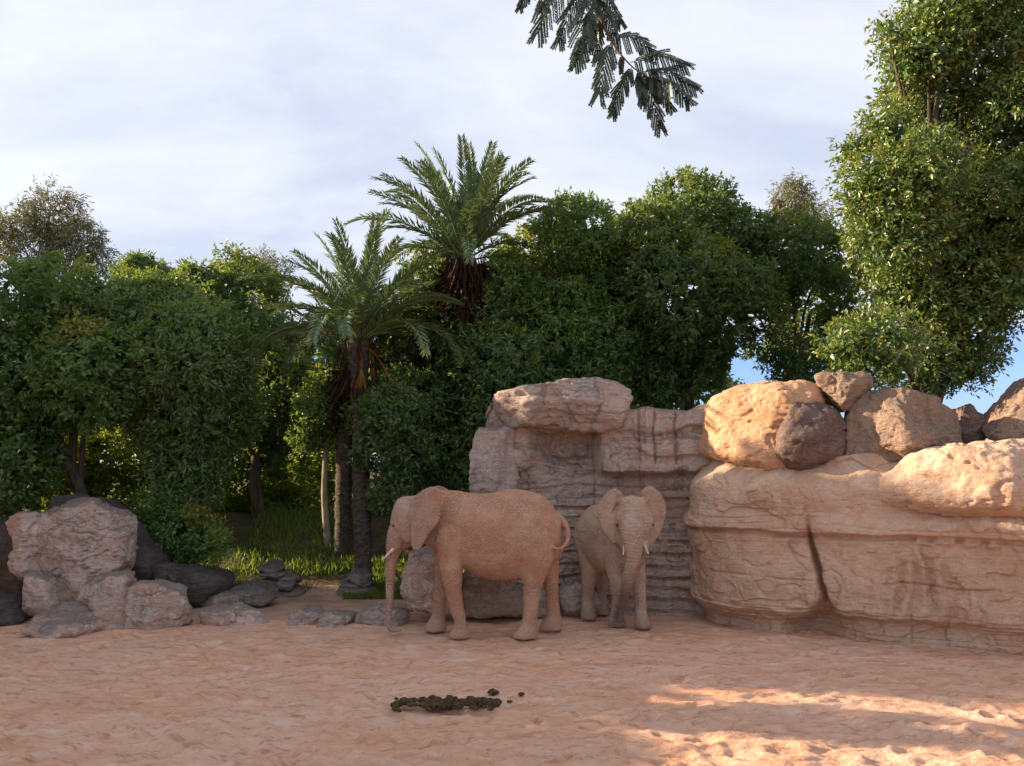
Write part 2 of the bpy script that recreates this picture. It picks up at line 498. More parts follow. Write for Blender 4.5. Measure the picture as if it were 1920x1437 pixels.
def skin_mat(name, dust, red, grey):
    t = NT(name)
    p = t.pos()
    big = t.noise(p, 2.0, 6, 0.6, 0.4)
    c = t.mix(t.mr(big, 0.36, 0.62), dust, red)
    # grey hide shows through where trunk and feet are wet and rubbed clean of dust
    w = t.n('ShaderNodeAttribute', attribute_name='wear')
    c = t.mix(t.math('MULTIPLY', w.outputs['Fac'], 0.85), c, grey)
    mot = t.noise(p, 11, 7, 0.65)
    c = t.mix(t.mr(mot, 0.5, 0.72, 0.0, 0.4), c, tuple(x * 0.72 for x in red))
    warp = t.noise(p, 3.5, 4, 0.5, 1.0)
    v1 = t.n('ShaderNodeVectorMath', operation='ADD')
    m1 = t.pos((13, 13, 22), (0, R(28), 0))
    wv = t.n('ShaderNodeVectorMath', operation='SCALE'); wv.inputs['Scale'].default_value = 7.0
    cb = t.n('ShaderNodeCombineXYZ'); t.l(warp, cb.inputs[0]); t.l(warp, cb.inputs[1]); t.l(warp, cb.inputs[2])
    t.l(cb.outputs[0], wv.inputs[0]); t.l(m1, v1.inputs[0]); t.l(wv.outputs[0], v1.inputs[1])
    ed = t.n('ShaderNodeTexVoronoi', feature='DISTANCE_TO_EDGE'); ed.inputs['Scale'].default_value = 1.0
    t.l(v1.outputs[0], ed.inputs['Vector'])
    wr = t.mr(ed.outputs['Distance'], 0.0, 0.16)
    fold = t.noise(t.pos((4, 4, 20), (0, R(32), 0)), 1.0, 5, 0.6, 0.8)
    c = t.mix(t.math('MULTIPLY', t.math('SUBTRACT', 1.0, wr), 0.22), c, tuple(x * 0.5 for x in red))
    wrk = []
    for ang, sc_ in ((40, 6.0), (-28, 5.2)):
        wt = t.n('ShaderNodeTexWave', wave_type='BANDS', bands_direction='Z')
        wt.inputs['Scale'].default_value = sc_; wt.inputs['Distortion'].default_value = 13.0
        wt.inputs['Detail'].default_value = 3; wt.inputs['Detail Scale'].default_value = 1.6
        t.l(t.pos((1, 1, 1), (0, R(ang), 0)), wt.inputs['Vector'])
        wrk.append(wt.outputs['Fac'])
    lines = t.math('MAXIMUM', t.mr(wrk[0], 0.72, 1.0), t.math('MULTIPLY', t.mr(wrk[1], 0.75, 1.0), 0.8))
    lines = t.math('MULTIPLY', lines, t.mr(t.noise(p, 2.6, 3), 0.38, 0.58))
    c = t.mix(t.math('MULTIPLY', lines, 0.38), c, tuple(x * 0.55 for x in red))
    cr = t.n('ShaderNodeAttribute', attribute_name='crease')
    wt = t.n('ShaderNodeTexWave', wave_type='BANDS', bands_direction='Z')
    wt.inputs['Scale'].default_value = 5.4; wt.inputs['Distortion'].default_value = 6.0
    wt.inputs['Detail'].default_value = 2; wt.inputs['Detail Scale'].default_value = 0.8
    t.l(t.pos(), wt.inputs['Vector'])
    ring = t.math('MULTIPLY', t.mr(wt.outputs['Fac'], 0.55, 1.0), cr.outputs['Fac'])
    c = t.mix(t.math('MULTIPLY', ring, 0.22), c, tuple(x * 0.5 for x in red))
    b = t.bump(t.math('SUBTRACT', 1.0, lines), 0.6, 0.016)
    b = t.bump(t.math('SUBTRACT', 1.0, ring), 0.45, 0.014, b)
    b = t.bump(wr, 0.5, 0.014, b)
    fold2 = t.noise(t.pos((26, 26, 5), (0, R(38), 0)), 1.0, 4, 0.6, 1.0)
    b = t.bump(fold, 0.35, 0.022, b)
    b = t.bump(fold2, 0.35, 0.018, b)
    b = t.bump(t.noise(p, 45, 6, 0.6), 0.3, 0.012, b)
    t.bsdf(c, 0.88, 0.2, b)
    return t.m
M['skin_red'] = skin_mat('elephant_skin_red', (0.50, 0.305, 0.205), (0.47, 0.24, 0.145), (0.42, 0.32, 0.265))
M['skin_dusty'] = skin_mat('elephant_skin_dusty', (0.50, 0.36, 0.27), (0.45, 0.29, 0.20), (0.13, 0.10, 0.085))

# ------------------------------------------------------------------ ground
def ground_z(x, y):
    x = np.asarray(x, float); y = np.asarray(y, float)
    leftw = smooth(-0.2, -1.6, x)                       # a shallow dip behind the kerb stones, then a bank
    z = -0.16 * leftw * smooth(15.25, 15.7, y)
    z = z + leftw * 1.8 * smooth(18.0, 23.5, y)
    z = z + (1 - leftw) * 1.6 * smooth(17.0, 21.0, y)
    return z
def sheet(xs, ys, zf):
    X, Y = np.meshgrid(xs, ys)
    x, y = X.ravel(), Y.ravel()
    z = zf(x, y)
    nx, ny = len(xs), len(ys)
    i, j = np.meshgrid(np.arange(nx - 1), np.arange(ny - 1))
    a = (j * nx + i).ravel()
    return np.stack([x, y, z], 1), np.stack([a, a + 1, a + nx + 1, a + nx], 1)
rs = np.random.RandomState(3)
prints = []
for k in range(520):
    yy = 5.5 + 9 * rs.rand() ** 1.5
    xx = (rs.rand() * 2 - 1) * (yy * 0.72 + 0.5)
    prints.append((xx, yy, 0.10 + 0.17 * rs.rand(), rs.rand() * 0.036 + 0.008))
def sand_z(x, y):
    z = ground_z(x, y) - 0.05
    p = np.stack([x, y, 0 * x], 1)
    near = smooth(14.5, 8.5, y)
    amp = 0.42 + 0.42 * near
    z = z + amp * 0.055 * fbm(p * (0.55, 1.0, 1) * 0.9, 3, 5)
    w = p + 0.35 * np.stack([fbm(p * 0.8, 2, 31), fbm(p * 0.8, 2, 37), 0 * x], 1)
    rid = fbm(w * (0.9, 2.1, 1) * 2.1, 4, 9, 0.55, True)
    z = z + amp * 0.055 * np.clip(rid, -0.3, 1)
    sh = fbm(w * (1.0, 2.6, 1) * 1.1 + 9.0, 4, 19, 0.55) * 5          # small scarps where the crust has been scuffed
    z = z + amp * 0.016 * (np.floor(sh) + smooth(0.40, 0.60, sh - np.floor(sh)))
    lump = fbm(p * 5.5, 3, 14)
    z = z + amp * 0.022 * lump * smooth(-0.1, 0.4, fbm(p * 0.6, 2, 61))
    for (a, b, r, d) in prints:
        m = (np.abs(x - a) < r * 2.2) & (np.abs(y - b) < r * 2.2)
        if m.any():
            q = np.hypot(x[m] - a, (y[m] - b) * 1.15) / r
            z[m] += d * (1.0 * np.exp(-((q - 1.15) / 0.28) ** 2) * 0.75 - smooth(1.0, 0.55, q))
    return z
xs = np.concatenate([np.linspace(-17, -10.5, 30)[:-1], np.linspace(-10.5, 9.5, 480)[:-1], np.linspace(9.5, 15, 25)])
ys = np.concatenate([np.linspace(-5, 6.4, 40)[:-1], np.linspace(6.4, 9.5, 200)[:-1], np.linspace(9.5, 12.5, 130)[:-1], np.linspace(12.5, 17.5, 110)])
V, Fq = sheet(xs, ys, sand_z)
o = mk('sand_ground', V, Fq, M['sand'])
tag(o, 'trampled pinkish orange sand of the elephant enclosure', 'ground', kind='structure')
def coarse(x, y):
    inside = smooth(-18.5, -16.5, x) * smooth(16.5, 14.5, x) * smooth(-7, -4.5, y) * smooth(17.6, 16.9, y)
    d = np.hypot(x, y - 10)
    return ground_z(x, y) - 0.02 - 0.5 * inside + 0.12 * fbm(np.stack([x, y, 0 * x], 1) * 0.3, 3, 77) * smooth(17.3, 19, y)
g = np.concatenate([-np.geomspace(40, 900, 14)[::-1], np.linspace(-38, 38, 110), np.geomspace(40, 900, 14)])
V, Fq = sheet(g, g + 12, coarse)
tag(mk('ground', V, Fq, M['soil']), 'dark soil and thin grass under the trees', 'ground', kind='structure')
V, Fq = sheet(np.linspace(-8.6, -1.0, 120), np.linspace(15.35, 19.0, 70), lambda x, y: ground_z(x, y) + 0.05 - 0.3 * smooth(15.9, 15.35, y) + 0.05 * fbm(np.stack([x, y, 0 * x], 1) * 1.3, 4, 91) + 0.02)
tag(mk('earth_path', V, Fq, M['path']), 'reddish earth strip behind the low kerb stones', 'path', kind='structure')

# ------------------------------------------------------------------ rocks
def crackle(p, f, seed, width=0.06):
    n = np.abs(fbm(p * f, 3, seed, 0.55))
    return smooth(width, 0.0, n)
def rock_shape(outline, Y, thick, sub=5, seed=1, p=12, tilt=0.22, front=None, amp=0.05, freq=2.2, strata=0.0, cracks=0.03, back=1.0, facets=18, step=0.035):
    rng = np.random.RandomState(seed)
    pts = np.array([P(a, b, Y) for a, b in outline])
    x, z = pts[:, 0], pts[:, 2]
    area = 0.5 * np.sum(x * np.roll(z, -1) - np.roll(x, -1) * z)
    if area < 0:
        pts = pts[::-1]; x, z = pts[:, 0], pts[:, 2]
    c = np.array([x.mean(), Y, z.mean()])
    planes = []
    n = len(pts)
    for i in range(n):
        a, b = pts[i], pts[(i + 1) % n]
        e = b - a
        nx, nz = e[2], -e[0]
        L = math.hypot(nx, nz)
        if L < 1e-4:
            continue
        nx /= L; nz /= L
        d = (a[0] - c[0]) * nx + (a[2] - c[2]) * nz
        t = rng.uniform(-tilt, tilt)
        k = math.sqrt(1 + t * t)
        planes.append((np.array((nx, t, nz)) / k, max(d, 0.02) / k))
    if front is None:
        front = [(rng.uniform(-0.5, 0.5), rng.uniform(-0.35, 0.55), rng.uniform(0.85, 1.1)) for _ in range(3)]
    for (a, b, s) in front:
        nn = np.array((a, -1.0, b)); k = np.linalg.norm(nn)
        planes.append((nn / k, thick * s / k))
    for _ in range(3):
        nn = np.array((rng.uniform(-0.4, 0.4), 1.0, rng.uniform(-0.2, 0.5))); k = np.linalg.norm(nn)
        planes.append((nn / k, thick * back * rng.uniform(0.9, 1.1)))
    D0, _f = ico(3)
    B0 = D0 * (sum(np.maximum(D0 @ m_, 0) ** 12 / d ** 12 for m_, d in planes) ** (-1 / 12.0))[:, None]
    for _ in range(facets):                                  # knocked-off corners
        nn = rng.normal(size=3) * (1, 1.2, 1); nn /= np.linalg.norm(nn)
        planes.append((nn, (B0 @ nn).max() * rng.uniform(0.84, 0.98)))
    p = p * 2.2
    D, Fc = ico(sub)
    s = np.zeros(len(D))
    for nn, d in planes:
        s += np.maximum(D @ nn, 0) ** p / d ** p
    r = s ** (-1.0 / p)
    V = D * r[:, None]
    W = V + c
    nrm = D * 0.6 + V / (np.linalg.norm(V, axis=1)[:, None] + 1e-6) * 0.4
    q = W + seed * 3.7
    dsp = amp * fbm(q * freq, 5, seed, 0.55) + amp * 0.3 * fbm(q * freq * 1.7, 4, seed + 5, 0.6, True)
    sp_n = fbm(q * (1, 1, 1.3) * freq * 0.55, 4, seed + 13, 0.5) * 5
    dsp += step * (np.floor(sp_n) + smooth(0.42, 0.58, sp_n - np.floor(sp_n)))
    dsp -= cracks * crackle(q * (1, 1, 1.5), 1.1 * freq ** 0.5, seed + 9, 0.05)
    if strata:
        zz_ = q[:, 2] * 6.0 + 0.9 * fbm(q * 1.3, 3, seed + 3)
        fz = zz_ - np.floor(zz_)
        dsp += strata * (smooth(0.0, 0.25, fz) * smooth(1.0, 0.8, fz) - 0.7) * (0.6 + 0.6 * fbm(np.stack([np.floor(zz_), q[:, 0] * 0.8, q[:, 1]], 1), 2, seed + 8))
    W = W + nrm * dsp[:, None]
    return W, Fc
def rock(name, label, outline, Y, thick, mat, parent=None, cat='rock', group=None, **k):
    V, Fc = rock_shape(outline, Y, thick, **k)
    o = mk(name, V, Fc, M[mat], parent)
    if parent is None:
        center_origin(o)
        tag(o, label, cat, group)
    return o

def cliff(name, path, top, disp, mat, parent, z0=-0.35, ns=420, nh=200, depth=1.3, seed=0):
    pth = catmull(path, 30)
    seg = np.r_[0, np.cumsum(np.linalg.norm(np.diff(pth, axis=0), axis=1))]
    s = np.linspace(0, seg[-1], ns)
    bx, by = np.interp(s, seg, pth[:, 0]), np.interp(s, seg, pth[:, 1])
    tx, ty = np.gradient(bx), np.gradient(by)
    ks = 9
    L = np.hypot(tx, ty); tx /= L; ty /= L
    nx, ny = ty, -tx                                     # outward, towards the viewer for left-to-right paths
    ker = np.hanning(41); ker /= ker.sum()
    nx = np.convolve(np.pad(nx, 20, 'edge'), ker, 'valid'); ny = np.convolve(np.pad(ny, 20, 'edge'), ker, 'valid')
    H = top(bx)
    rows = []
    for h in np.linspace(0, 1, nh):
        z = z0 + (H - z0) * h
        d = disp(bx, by, z, H)
        rows.append(np.stack([bx + nx * d, by + ny * d, z], 1))
    for k, (f, dz) in enumerate(((0.08, 0.03), (0.2, 0.05), (0.4, 0.07), (0.65, 0.08), (1.0, 0.0), (1.05, -0.6), (1.1, -9.0))):
        b = rows[nh - 1]
        rough = 0.04 * fbm(np.stack([bx * 3, by * 3, 0 * bx + k], 1), 3, seed + k)
        rows.append(np.stack([b[:, 0] - nx * depth * f, b[:, 1] - ny * depth * f, np.maximum(b[:, 2] + dz + rough, z0)], 1))
    G = np.array(rows)
    n0, n1_ = G.shape[:2]
    i, j = np.meshgrid(np.arange(n1_ - 1), np.arange(n0 - 1))
    a = (j * n1_ + i).ravel()
    return mk(name, G.reshape(-1, 3), np.stack([a, a + 1, a + n1_ + 1, a + n1_], 1), M[mat], parent)

def zof(py, Y):
    return P(960, py, Y)[2]
def strat(x, y, z, seed, freq, amp, warp=0.5):
    q = np.stack([x, y, z], 1)
    w = z * freq + warp * fbm(q * (0.6, 0.6, 1.2), 3, seed)
    k = np.floor(w); f = w - k
    off = fbm(np.stack([k * 3.1, x * 0.5, y * 0.5], 1), 2, seed + 4)
    prof = smooth(0, 0.12, f) * smooth(1.0, 0.72, f)
    return amp * (prof - 0.6) * (0.7 + 0.8 * off) + amp * 0.8 * off

# middle cliff, behind the elephants
t = thing('layered_cliff', (1.6, 16.2, 0), 'tall grey-brown layered cliff with a hollow, in the shade behind the elephants', 'cliff')
def mid_disp(x, y, z, H):
    q = np.stack([x, y, z], 1)
    d = 0.10 * fbm(q * 1.1, 4, 21) + 0.06 * fbm(q * 3.1, 5, 22, 0.58, True)
    d += strat(x, y, z, 23, 4.4, 0.11) * smooth(2.75, 2.3, z)
    d += strat(x, y, z, 29, 2.2, 0.09, 0.9) * smooth(2.2, 2.8, z)
    d += 0.42 * smooth(2.3, 0.0, z) ** 1.3                                   # stepped toe
    blk = smooth(1.72, 1.95, x + 0.12 * fbm(q * 2, 2, 33)) * smooth(2.72, 2.84, z + 0.07 * fbm(q * 2.2, 2, 35))
    d += 0.46 * blk
    hol = np.exp(-(((x - 1.15 + 0.25 * (z - 3.3)) / 0.66) ** 2 + ((z - 3.36) / 0.5) ** 2) ** 1.15)
    d -= 0.50 * hol
    jut = np.exp(-(((x - 0.2) / 0.42) ** 2 + ((z - 3.35) / 0.75) ** 2) ** 1.3)
    d += 0.34 * jut
    for (xc, w_) in ((2.72, 0.03), (3.05, 0.025), (3.5, 0.03)):              # upright cracks in the block
        d -= 0.10 * np.exp(-((x - xc + 0.05 * fbm(q * 2.5, 2, 41)) / w_) ** 2) * smooth(2.9, 3.1, z)
    d -= 0.07 * np.exp(-((z - 3.48 + 0.05 * fbm(q * 1.7, 2, 43)) / 0.025) ** 2) * smooth(1.9, 2.4, x)
    d -= 0.05 * crackle(q * (1, 1, 1.6), 1.6, 47, 0.05)
    d -= 0.10 * smooth(0.35, 0.0, H - z)
    return d
mid_top = lambda x: np.where(x < 1.75, 4.35, 4.08) + 0.12 * fbm(np.stack([x * 1.7, 0 * x, 0 * x], 1), 3, 51)
cliff('strata_wall', [(-0.55, 18.2), (-0.5, 17.2), (-0.15, 16.75), (0.6, 16.65), (1.6, 16.6), (2.6, 16.5), (3.4, 16.3), (4.3, 16.0), (5.2, 16.4)], mid_top, mid_disp, 'rock_strata', t, seed=3)
rock('cap_rock', None, [(930, 748), (958, 714), (1040, 716), (1095, 708), (1140, 702), (1172, 718), (1182, 755), (1165, 790), (1060, 812), (940, 800)], 16.4, 0.85, 'rock_cap', t, seed=5, sub=6, p=14, front=[(-0.25, -0.2, 1.0), (0.3, 0.35, 0.95), (0, -0.7, 1.0)], amp=0.07, freq=1.7, strata=0.04, facets=7, step=0.05)
rock('buttress', None, [(874, 850), (890, 802), (940, 780), (964, 800), (968, 1150), (896, 1150), (884, 940)], 16.5, 0.6, 'rock_cap', t, seed=8, sub=6, p=10, front=[(-0.6, 0.1, 0.9), (0.5, 0.1, 0.95), (0, -0.3, 1.1)], amp=0.09, freq=2.3, strata=0.04)

# big sandstone outcrop
t = thing('sandstone_outcrop', (6.5, 13.2, 0), 'massive pale orange sandstone outcrop with a ledge line and boulders lying on top', 'outcrop')
def main_disp(x, y, z, H):
    q = np.stack([x, y, z], 1)
    d = 0.09 * fbm(q * 0.9, 4, 61) + 0.03 * fbm(q * 3.2, 5, 62, 0.55) + 0.018 * fbm(q * 7, 4, 63, 0.6, True)
    # upright joint between pillar and main face, wider towards the ground
    jx = 5.28 + 0.10 * np.sin(z * 2.2) + 0.05 * fbm(q * 2.0, 2, 64)
    jw = 0.035 + 0.02 * fbm(q * 3, 2, 65) + 0.30 * smooth(0.8, 0.05, z) ** 1.5
    d -= (0.42 * smooth(2.2, 1.3, z)) * np.exp(-((x - jx) / jw) ** 2)
    d -= 0.12 * smooth(6.0, 6.6, x) * smooth(1.95, 2.2, z)                  # set back under the overhanging rock
    # projecting ledge line with undercut
    lz = zof(998, 13.7) + 0.05 * fbm(q * (1.2, 1.2, 0), 3, 66)
    d += 0.10 * smooth(lz - 0.02, lz + 0.02, z) * smooth(lz + 0.42, lz + 0.05, z)
    d -= 0.07 * np.exp(-((z - lz + 0.06) / 0.035) ** 2)
    d += strat(x, y, z, 67, 9.0, 0.022, 0.8) * smooth(lz - 0.45, lz, z) * smooth(lz + 0.5, lz + 0.1, z)
    # block joints below the ledge
    for zc in (0.95, 0.42):
        d -= 0.05 * np.exp(-((z - zc + 0.05 * fbm(q * (1.5, 1.5, 1), 2, 69)) / 0.018) ** 2) * smooth(-0.25, 0.1, fbm(q * (1.1, 1.1, 2), 2, 70))
    cell = x * 2.1 + 0.35 * fbm(q * (1, 1, 2.3), 2, 71) + 0.37 * np.floor((z + 0.04) / 0.53)
    fc = np.abs(cell - np.round(cell))
    d -= 0.04 * smooth(0.03, 0.0, fc) * smooth(lz - 0.2, lz - 0.35, z) * smooth(-0.2, 0.15, fbm(q * 1.3, 2, 72))
    # rounded boss above the ledge on the pillar
    boss = np.exp(-(((x - 5.05) / 0.58) ** 2 + ((z - 2.45) / 0.46) ** 2) ** 1.8)
    d += 0.17 * boss
    # water-worn flutes on the lower main face
    fl = smooth(5.9, 6.4, x) * smooth(7.4, 7.0, x) * smooth(1.5, 1.2, z) * smooth(0.3, 0.5, z)
    d += 0.05 * fl * np.sin((x + 0.3 * (z - 0.9) ** 2 + 0.12 * fbm(q * 2, 2, 73)) * 26)
    fl2 = smooth(7.0, 7.2, x) * smooth(lz + 0.05, lz + 0.18, z) * smooth(lz + 0.65, lz + 0.45, z)
    d += 0.05 * fl2 * np.abs(np.sin((x + 0.1 * fbm(q * 3, 2, 74)) * 11))
    fl3 = smooth(6.6, 6.8, x) * smooth(8.2, 7.8, x) * smooth(lz - 0.2, lz - 0.1, z) * smooth(lz + 0.02, lz - 0.05, z)
    d += 0.09 * fl3 * smooth(0.2, 0.9, np.abs(np.sin((x + 0.08 * fbm(q * 4, 2, 75)) * 10)))
    # undercut foot
    zf = z + 0.08 * fbm(q * (1.4, 1.4, 1), 3, 76)
    d -= 0.30 * smooth(0.40, 0.10, zf) * smooth(5.6, 5.0, x) + 0.20 * smooth(0.42, 0.28, zf) * smooth(5.0, 5.8, x)
    d += strat(x, y, z, 78, 11.0, 0.03, 0.9) * smooth(0.6, 0.35, z)
    # spalled scars: shells of rock with crisp edges
    sc = fbm(q * (0.9, 0.9, 1.2), 3, 79)
    d += 0.045 * smooth(0.02, 0.05, sc) + 0.035 * smooth(0.22, 0.245, sc)
    d -= 0.03 * crackle(q, 1.3, 80, 0.035) * smooth(0.0, 0.2, fbm(q * 0.8, 2, 81))
    d -= 0.42 * smooth(0.75, 0.0, H - z) ** 2
    return d
def main_top(x):
    return 3.05 + 0.15 * smooth(5.5, 7.0, x) + 0.05 * fbm(np.stack([x * 1.7, 0 * x, 0 * x], 1), 3, 83)
cliff('main_face', [(4.4, 17.6), (3.75, 16.3), (3.62, 15.3), (3.95, 14.55), (4.6, 13.95), (5.25, 13.75), (5.9, 13.3), (6.9, 12.95), (8.0, 12.35), (9.4, 11.6), (11.5, 11.2), (13.2, 12.5)], main_top, main_disp, 'sandstone', t, ns=620, nh=300, depth=2.2, seed=7)
rock('overhang', None, [(1622, 925), (1648, 888), (1700, 846), (1780, 820), (1925, 822), (2060, 850), (2090, 950), (1960, 990), (1840, 985), (1720, 965), (1650, 955)], 13.1, 1.15, 'sandstone', t, seed=12, sub=6, p=6, tilt=0.4, front=[(-0.75, 0.4, 0.95), (0.0, -0.15, 0.92), (0.1, 0.9, 0.9), (-0.35, 0.1, 0.95)], amp=0.07, freq=1.8, cracks=0.05, facets=5)

# boulders lying on the outcrop
rock('boulder', 'rounded orange boulder at the shaded corner of the sandstone outcrop, under the wedge stone', [(1322, 775), (1345, 735), (1450, 722), (1545, 716), (1560, 760), (1520, 890), (1400, 900), (1338, 880)], 14.75, 0.9, 'sandstone_orange', cat='boulder', seed=14, sub=6, front=[(-0.9, 0.2, 0.95), (-0.1, 0.15, 0.9), (0.3, -0.2, 1.0)], amp=0.05, freq=1.8)
rock('boulder', 'dark purplish-brown boulder leaning between the orange boulder and the flat slab', [(1462, 800), (1482, 748), (1530, 735), (1575, 765), (1592, 800), (1585, 880), (1480, 885), (1440, 850)], 14.05, 0.5, 'rock_umber', cat='boulder', seed=16, front=[(-0.15, 0.55, 0.9), (0.5, 0.0, 0.9), (0.1, -0.2, 0.95)], amp=0.035, freq=3.0)
rock('boulder', 'wedge-shaped brown stone balanced on top of the orange boulder', [(1527, 712), (1534, 690), (1580, 698), (1626, 694), (1624, 728), (1600, 770), (1578, 772), (1540, 736)], 14.1, 0.42, 'rock_brown', cat='boulder', seed=18, p=16, front=[(-0.7, -0.1, 0.9), (0.5, -0.25, 0.95), (0, 0.5, 0.9)], amp=0.035, freq=3.2)
rock('boulder', 'broad flat-topped brown slab with a pitted face beside the wedge stone', [(1585, 800), (1600, 752), (1628, 733), (1740, 738), (1800, 752), (1815, 820), (1800, 880), (1640, 890), (1588, 870)], 13.85, 0.75, 'rock_brown', cat='boulder', seed=20, sub=6, p=16, front=[(-0.75, 0.25, 0.9), (0.6, 0.1, 0.85), (-0.2, 0.5, 0.95)], amp=0.03, freq=3.0, cracks=0.015)
rock('boulder', 'small dark boulder tucked behind the end of the flat slab', [(1770, 800), (1785, 758), (1815, 762), (1834, 800), (1836, 838), (1780, 840)], 14.5, 0.5, 'rock_umber', cat='boulder', seed=22, amp=0.03, freq=2.5)
rock('boulder', 'tall brown boulder above the outcrop, beside the strip of open sky', [(1848, 815), (1880, 770), (1905, 725), (1960, 700), (2040, 720), (2050, 830), (1850, 840)], 13.7, 0.75, 'rock_brown', cat='boulder', seed=24, sub=6, front=[(-0.8, 0.1, 0.85), (0.1, 0.2, 1.0), (0.4, -0.2, 0.9)], amp=0.06, freq=2.6)

# rock pile at the edge of the sand
LP = 'weathered rocks of the pile under the leafy trees'
rock('boulder', 'tallest pink-grey block of the rock pile, dark-stained on top', [(84, 958), (110, 938), (170, 934), (214, 955), (244, 1010), (240, 1055), (200, 1092), (160, 1100), (116, 1090), (92, 1030)], 16.0, 0.8, 'rock_pink', cat='boulder', seed=30, sub=6, p=20, front=[(-0.35, -0.15, 0.95), (0.55, 0.0, 0.9), (0.1, 0.7, 0.9)], amp=0.035, freq=2.6, facets=6, cracks=0.06, step=0.05)
rock('boulder', 'upright tan slab leaning against the tallest block of the rock pile', [(26, 985), (60, 965), (95, 962), (110, 1010), (105, 1075), (60, 1080), (40, 1040)], 15.9, 0.55, 'rock_pink', cat='boulder', seed=32, p=20, front=[(-0.3, -0.1, 0.9), (0.6, 0.1, 0.9)], amp=0.035, freq=2.6, facets=6, cracks=0.055, step=0.05)
rock('boulder', 'narrow pale tan rock at the foot of the leaning slab', [(50, 1150), (58, 1090), (78, 1066), (105, 1075), (118, 1110), (116, 1150)], 15.35, 0.45, 'rock_pink', cat='boulder', seed=34, amp=0.035, freq=2.6, facets=6)
rock('boulder', 'sand-dusted brown core of the rock pile under the tallest block', [(95, 1085), (130, 1070), (190, 1075), (215, 1095), (215, 1150), (95, 1155)], 15.7, 0.5, 'rock_brown', cat='boulder', seed=35, amp=0.035, freq=2.6, facets=6)
rock('boulder', 'pointed pinkish boulder standing in front of the rock pile', [(142, 1155), (160, 1110), (180, 1082), (215, 1060), (246, 1066), (254, 1105), (250, 1174), (155, 1178)], 14.95, 0.55, 'rock_pink', cat='boulder', seed=36, front=[(-0.6, 0.25, 0.9), (0.4, 0.1, 0.95)], amp=0.035, freq=2.6, facets=6, p=20, cracks=0.045, step=0.04)
rock('boulder', 'low two-humped pinkish boulder beside the pointed boulder', [(252, 1155), (254, 1098), (275, 1086), (312, 1088), (340, 1104), (356, 1140), (360, 1172), (258, 1176)], 14.9, 0.5, 'rock_pink', cat='boulder', seed=38, front=[(-0.2, 0.3, 0.9), (0.5, 0.1, 0.95)], amp=0.035, freq=2.6, facets=6, p=20, cracks=0.045, step=0.04)
rock('boulder', 'flat pink rock half buried in the sand before the rock pile', [(38, 1186), (60, 1158), (100, 1142), (145, 1146), (180, 1168), (184, 1186), (100, 1196)], 14.2, 0.55, 'rock_pink', cat='boulder', seed=40, front=[(0, 0.9, 0.8), (-0.3, 0.4, 1.0), (0.4, 0.4, 1.0)], amp=0.06, freq=3.0)
rock('boulder', 'near-black rock standing for the deep shadow under the trees, beside the leaning slab', [(-60, 985), (0, 975), (36, 985), (66, 1060), (70, 1135), (-60, 1140)], 17.4, 0.6, 'rock_dark', cat='boulder', seed=42, amp=0.035, freq=2.6, facets=6)  # cave-like black shadow put in as a rock of very dark colour
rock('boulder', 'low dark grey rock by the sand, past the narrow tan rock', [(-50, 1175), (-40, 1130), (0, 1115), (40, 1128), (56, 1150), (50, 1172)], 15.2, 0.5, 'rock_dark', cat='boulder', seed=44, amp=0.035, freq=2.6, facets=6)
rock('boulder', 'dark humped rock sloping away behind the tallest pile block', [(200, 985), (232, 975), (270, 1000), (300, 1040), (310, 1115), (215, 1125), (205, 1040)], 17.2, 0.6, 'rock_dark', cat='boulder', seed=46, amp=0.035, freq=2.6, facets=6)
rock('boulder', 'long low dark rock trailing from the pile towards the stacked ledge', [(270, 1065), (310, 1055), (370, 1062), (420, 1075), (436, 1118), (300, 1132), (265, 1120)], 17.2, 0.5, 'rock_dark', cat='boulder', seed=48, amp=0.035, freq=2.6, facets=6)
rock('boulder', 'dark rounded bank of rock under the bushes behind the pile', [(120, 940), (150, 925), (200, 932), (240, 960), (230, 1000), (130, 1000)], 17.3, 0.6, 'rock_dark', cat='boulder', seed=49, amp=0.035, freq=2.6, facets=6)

# low kerb stones
KG = 'low kerb stones at the edge of the sand'
for k, (pts, sd, lab, mt) in enumerate((
    ([(358, 1160), (372, 1142), (420, 1132), (470, 1140), (538, 1140), (545, 1176), (400, 1184)], 50, 'long pinkish kerb stone next to the two-humped boulder', 'rock_pink'),
    ([(543, 1164), (550, 1144), (590, 1140), (608, 1146), (606, 1180), (545, 1180)], 51, 'small pale grey kerb stone at the end of the long pinkish one', 'rock_grey'),
    ([(602, 1166), (606, 1148), (640, 1143), (664, 1150), (666, 1180), (604, 1180)], 52, 'pale veined kerb stone in the middle of the kerb row', 'rock_grey'),
    ([(660, 1166), (664, 1142), (684, 1134), (730, 1138), (765, 1134), (772, 1152), (760, 1180), (664, 1180)], 53, 'long grey kerb stone behind the trunk of the side-on elephant', 'rock_grey'))):
    rock('kerb_stone', lab, pts, 15.05, 0.28, mt, cat='stone', group=KG, seed=sd, sub=5, amp=0.035, freq=3.4, cracks=0.04)
for k, (pts, sd, lab) in enumerate((
    ([(358, 1135), (380, 1112), (440, 1108), (500, 1116), (505, 1136), (400, 1146)], 55, 'flat grey paving rock lying in front of the stacked ledge'),
    ([(430, 1118), (450, 1095), (480, 1092), (520, 1105), (520, 1126), (440, 1128)], 56, 'small blue-grey rock at the foot of the stacked ledge'))):
    rock('flat_stone', lab, pts, 17.2, 0.5, 'rock_grey' if k == 0 else 'ledge', cat='stone', seed=sd, sub=4, amp=0.03, freq=3.5)
